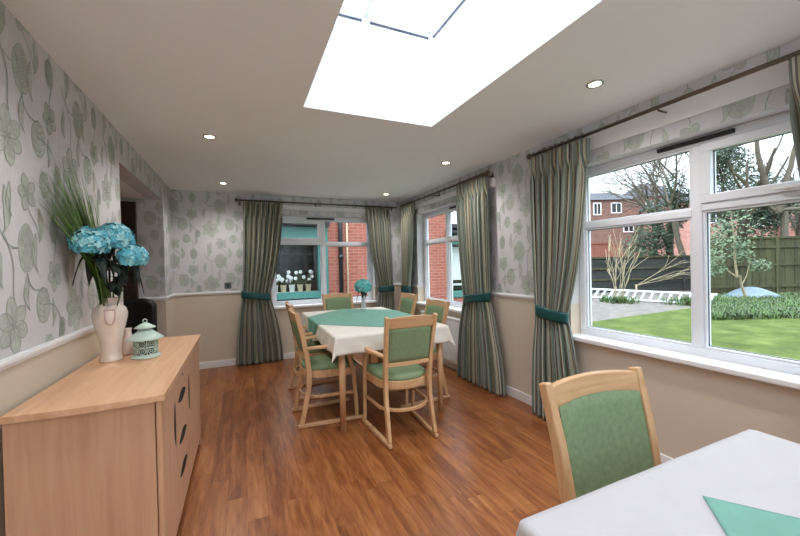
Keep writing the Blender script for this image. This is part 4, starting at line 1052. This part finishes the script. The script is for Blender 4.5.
house('red brick house with a chimney, furthest left in the garden view', 584, 640, 40, 200, 187, 'brick_h', [(597, 182, .38)], [(598, 209, .45, .7), (617, 208, .6, .6), (629, 226, .6, .7)], .3)
house('brick house with a pointed grey roof behind the bare trees', 640, 690, 48, 196, 178, 'brick_h', (), [(650, 206, .5, .7), (668, 206, .5, .7), (660, 232, .6, .7)], .75)
house('pink brick building behind the evergreen trees', 687, 774, 34, 200, 190, 'brick_p', (), [(697, 215, .6, .8), (716, 215, .6, .8), (752, 218, .6, .8), (765, 218, .6, .8), (700, 240, .6, .6)], .2)
house('pink brick building at the right edge behind the tall fence', 808, 870, 32, 200, 186, 'brick_p', (), [(818, 220, .6, .8)], .2)
o = tag(MB().box((0, 0, 0), (U(623, 22)-U(560, 22), .3, Z(600, 244, 22))).box((-.02, -.03, Z(600, 244, 22)), (U(623, 22)-U(560, 22)+.02, .33, Z(600, 244, 22)+.07)).build('brick_garden_wall', 'brick'), 'orange brick garden wall showing above the dark fence', 'wall'); o.location = G(U(560, 22), 22); o.rotation_euler = (0, 0, -YAW)

# annexe across the courtyard (seen through the end wall window)
an = empty('brick_annexe', (1.6, 8.0, 0), 'red brick annexe with teal window frames across the courtyard', 'building')
def ab(m, a, b, mi=0): return m.box((a[0]-1.6, a[1]-8.0, a[2]), (b[0]-1.6, b[1]-8.0, b[2]), mi)
m = MB(); ab(m, (1.78, 8.0, -.05), (4.92, 8.25, 4.2)); ab(m, (-2.5, 8.0, -.05), (1.78, 8.25, .60)); ab(m, (4.92, 8.0, -.05), (7.4, 8.25, .45)); m.build('wall', 'brick', an)
m = MB(); ab(m, (-2.5, 10.3, 0), (1.78, 10.4, 2.4)); ab(m, (-2.5, 8.26, .0), (-2.4, 10.4, 2.4)); ab(m, (1.78, 8.26, 0), (1.9, 10.4, 2.4)); ab(m, (-2.5, 8.1, 2.3), (1.78, 10.4, 2.4)); ab(m, (4.9, 9.6, 0), (7.4, 9.7, 2.4)); ab(m, (4.92, 8.1, 2.3), (7.4, 9.7, 2.4)); m.build('inner_wall', 'dkglass', an)  # room walls coloured dark to stand in for the unlit interior
m = MB()
ab(m, (-2.5, 7.97, .66), (1.60, 8.10, .80)); ab(m, (-2.5, 7.97, 1.93), (1.60, 8.1, 2.22)); ab(m, (1.56, 7.95, .60), (1.78, 8.12, 2.35)); ab(m, (-.75, 7.97, .8), (-.65, 8.08, 1.95)); f = m.build('window_frame', 'tgreen', an, bevel=.008)
m = MB(); ab(m, (-2.5, 8.03, .8), (1.56, 8.04, 1.93)); m.build('pane', 'glass', f)
m = MB(); ab(m, (4.92, 7.97, .45), (7.4, 8.10, .62)); ab(m, (4.92, 7.97, 1.85), (7.4, 8.1, 2.10)); ab(m, (4.90, 7.95, .45), (5.0, 8.12, 2.3)); ab(m, (5.9, 7.97, .6), (6.0, 8.1, 1.9)); f = m.build('window_frame', 'tgreen', an, bevel=.008)
m = MB(); ab(m, (5.0, 8.03, .62), (7.4, 8.04, 1.85)); m.build('pane', 'glass', f)
m = MB(); ab(m, (5.0, 8.25, .75), (7.3, 8.7, .78)); ab(m, (5.2, 8.3, .9), (5.6, 8.34, 1.8)); ab(m, (-2.4, 8.1, .70), (1.75, 8.42, .79)); m.build('window_shelf', 'white', an)
m = MB(); ab(m, (-2.6, 7.80, .56), (1.62, 8.0, .62)); m.build('outer_sill', 'white', an, bevel=.01)
m = MB(); m.tube([(-4.1, -.55, 2.47), (-1.3, -.25, 2.33), (.2, -.1, 2.27)], 1, sq=(.12, .09), up=(0, 0, 1)); m.build('gutter', 'black', an)
m = MB(); m.add([(-4.1, -.5, 2.42), (.2, -.05, 2.23), (.2, 2.5, 3.0), (-4.1, 2.5, 3.0), (-4.1, -.5, 2.49), (.2, -.05, 2.30), (.2, 2.5, 3.07), (-4.1, 2.5, 3.07)], [(3, 2, 1, 0), (4, 5, 6, 7), (0, 1, 5, 4), (1, 2, 6, 5), (2, 3, 7, 6), (3, 0, 4, 7)]); m.build('roof', 'slate', an)
m = MB(); ab(m, (4.85, 7.75, 2.12), (7.5, 9.8, 2.2)); m.build('flat_roof', 'dkglass', an)
m = MB(); m.tube([(.46, -.07, 0), (.46, -.07, 4.0)], .05, 10); 
for z in (.6, 1.5, 2.4): m.tube([(.46, -.07, z), (.46, -.07, z+.1)], .065, 10)
m.build('drainpipe', 'black', an)
m = MB(); m.tube([(.62, -.04, 0), (.62, -.04, 3.6)], .02, 8); m.build('reflection_line', 'pot_c', an)  # thin pale upright, made up to stand in for a window reflection line
# potted plants on the shelf inside the annexe window
def pot(x, y, z, r, h, matn, label, bl, seed, group='plant pots in the annexe window'):
    rr = random.Random(seed); t = empty('potted_flower', (x, y, z), label, 'plant', group)
    MB().lathe([(0, 0), (r*.75, 0), (r, h), (r*1.08, h), (r*1.08, h+.015), (r*.9, h+.015), (r*.85, h*.8), (0, h*.8)], n=16).build('pot', matn, t)
    m = MB()
    for k in range(7): tuft(m, Vector((0, 0, h*.8)), .2, 3, rr, w=.02, lean=.9)
    m.build('leaf', 'leaf', t, fix=False); m = MB(); m2 = MB()
    for k in range(bl):
        q = Vector((rr.uniform(-.12, .12), rr.uniform(-.06, .04), h+rr.uniform(.08, .30))); m2.tube([(0, 0, h*.8), (q.x*.5, q.y*.5, q.z*.7), q], .004, 4)
        for j in range(5): a = j*2*pi/5; m.ball(q+Vector((.024*cos(a), -.01, .024*sin(a))), .02, 0, 5, (1, .4, 1))
    m2.build('stem', 'stem', t, fix=False); m.build('blossom', 'petal_w', t)
for i, (x, mt, w_) in enumerate(((.48, 'white', 'leftmost, next to the curtain'), (.66, 'petal_w', 'second from the left'), (.84, 'pot_c', 'third from the left'), (1.02, 'white', 'fourth from the left'), (1.20, 'pot_c', 'fifth from the left'), (1.38, 'pot_c', 'next to the teal window post'))):
    pot(x, 8.27, .79, .065, .15, mt, ('cream' if mt == 'pot_c' else 'white')+' pot with white flowers in the annexe window, '+w_, 5 if i != 4 else 3, 60+i)

# ---------------------------------------------------------------- sky, portals, camera
w = bpy.data.worlds.new('sky'); bpy.context.scene.world = w; w.use_nodes = True; nt = w.node_tree; nt.nodes.clear()
out = nt.nodes.new('ShaderNodeOutputWorld'); bg = nt.nodes.new('ShaderNodeBackground'); nt.links.new(bg.outputs[0], out.inputs[0])
tc = nt.nodes.new('ShaderNodeTexCoord'); sp = nt.nodes.new('ShaderNodeSeparateXYZ'); nt.links.new(tc.outputs['Generated'], sp.inputs[0])
mr = nt.nodes.new('ShaderNodeMapRange'); mr.inputs[1].default_value = 0; mr.inputs[2].default_value = .8; mr.inputs[3].default_value = SKY0; mr.inputs[4].default_value = SKY1; nt.links.new(sp.outputs[2], mr.inputs[0]); nt.links.new(mr.outputs[0], bg.inputs[1])
nz = nt.nodes.new('ShaderNodeTexNoise'); nz.inputs['Scale'].default_value = 2.2; nz.inputs['Detail'].default_value = 5; nt.links.new(tc.outputs['Generated'], nz.inputs[0])
cr = nt.nodes.new('ShaderNodeValToRGB'); cr.color_ramp.elements[0].position = .35; cr.color_ramp.elements[0].color = (.66, .79, .98, 1); cr.color_ramp.elements[1].position = .65; cr.color_ramp.elements[1].color = (.86, .93, 1, 1)
nt.links.new(nz.outputs['Fac'], cr.inputs[0]); nt.links.new(cr.outputs[0], bg.inputs[0])
def portal(loc, rot, sx, sy):
    l = bpy.data.lights.new('daylight_portal', 'AREA'); l.shape = 'RECTANGLE'; l.size = sx; l.size_y = sy; l.cycles.is_portal = True
    o = bpy.data.objects.new('daylight_portal', l); C.objects.link(o); o.location = loc; o.rotation_euler = rot
portal((2.66, (WN[0]+WN[1])/2, (WN[2]+WN[3])/2), (0, pi/2, 0), WN[3]-WN[2], WN[1]-WN[0])
portal((2.66, (WB[0]+WB[1])/2, (WB[2]+WB[3])/2), (0, pi/2, 0), WB[3]-WB[2], WB[1]-WB[0])
portal((2.66, (WR[0]+WR[1])/2, (WR[2]+WR[3])/2), (0, pi/2, 0), WR[3]-WR[2], WR[1]-WR[0])
portal(((WF[0]+WF[1])/2, 5.69, (WF[2]+WF[3])/2), (-pi/2, 0, 0), WF[1]-WF[0], WF[3]-WF[2])
portal(((SK[0]+SK[1])/2, (SK[2]+SK[3])/2, 3.6), (0, 0, 0), 1.1, 2.3)

portal(((WK[0]+WK[1])/2, YB-.19, (WK[2]+WK[3])/2), (pi/2, 0, 0), WK[1]-WK[0], WK[3]-WK[2])

cam = bpy.data.cameras.new('camera'); co = bpy.data.objects.new('camera', cam); C.objects.link(co); bpy.context.scene.camera = co
cam.sensor_width = 36; cam.lens = 357.44/800*36; cam.clip_start = .02; cam.clip_end = 300
yaw, p_, r_ = .4175, -.0103, -.0218
fwd = Vector((sin(yaw), cos(yaw), 0)); rt = Vector((cos(yaw), -sin(yaw), 0)); up = Vector((0, 0, 1))
f2 = fwd*cos(p_)+up*sin(p_); u2 = -fwd*sin(p_)+up*cos(p_); r3 = rt*cos(r_)+u2*sin(r_); u3 = -rt*sin(r_)+u2*cos(r_)
mt_ = Matrix((r3, u3, -f2)).transposed().to_4x4(); mt_.translation = Vector((0, 0, CAMH)); co.matrix_world = mt_
vs = bpy.context.scene.view_settings; vs.view_transform = 'Standard'; vs.look = 'None'; vs.gamma = 1; vs.use_curve_mapping = False; vs.exposure = EXPO
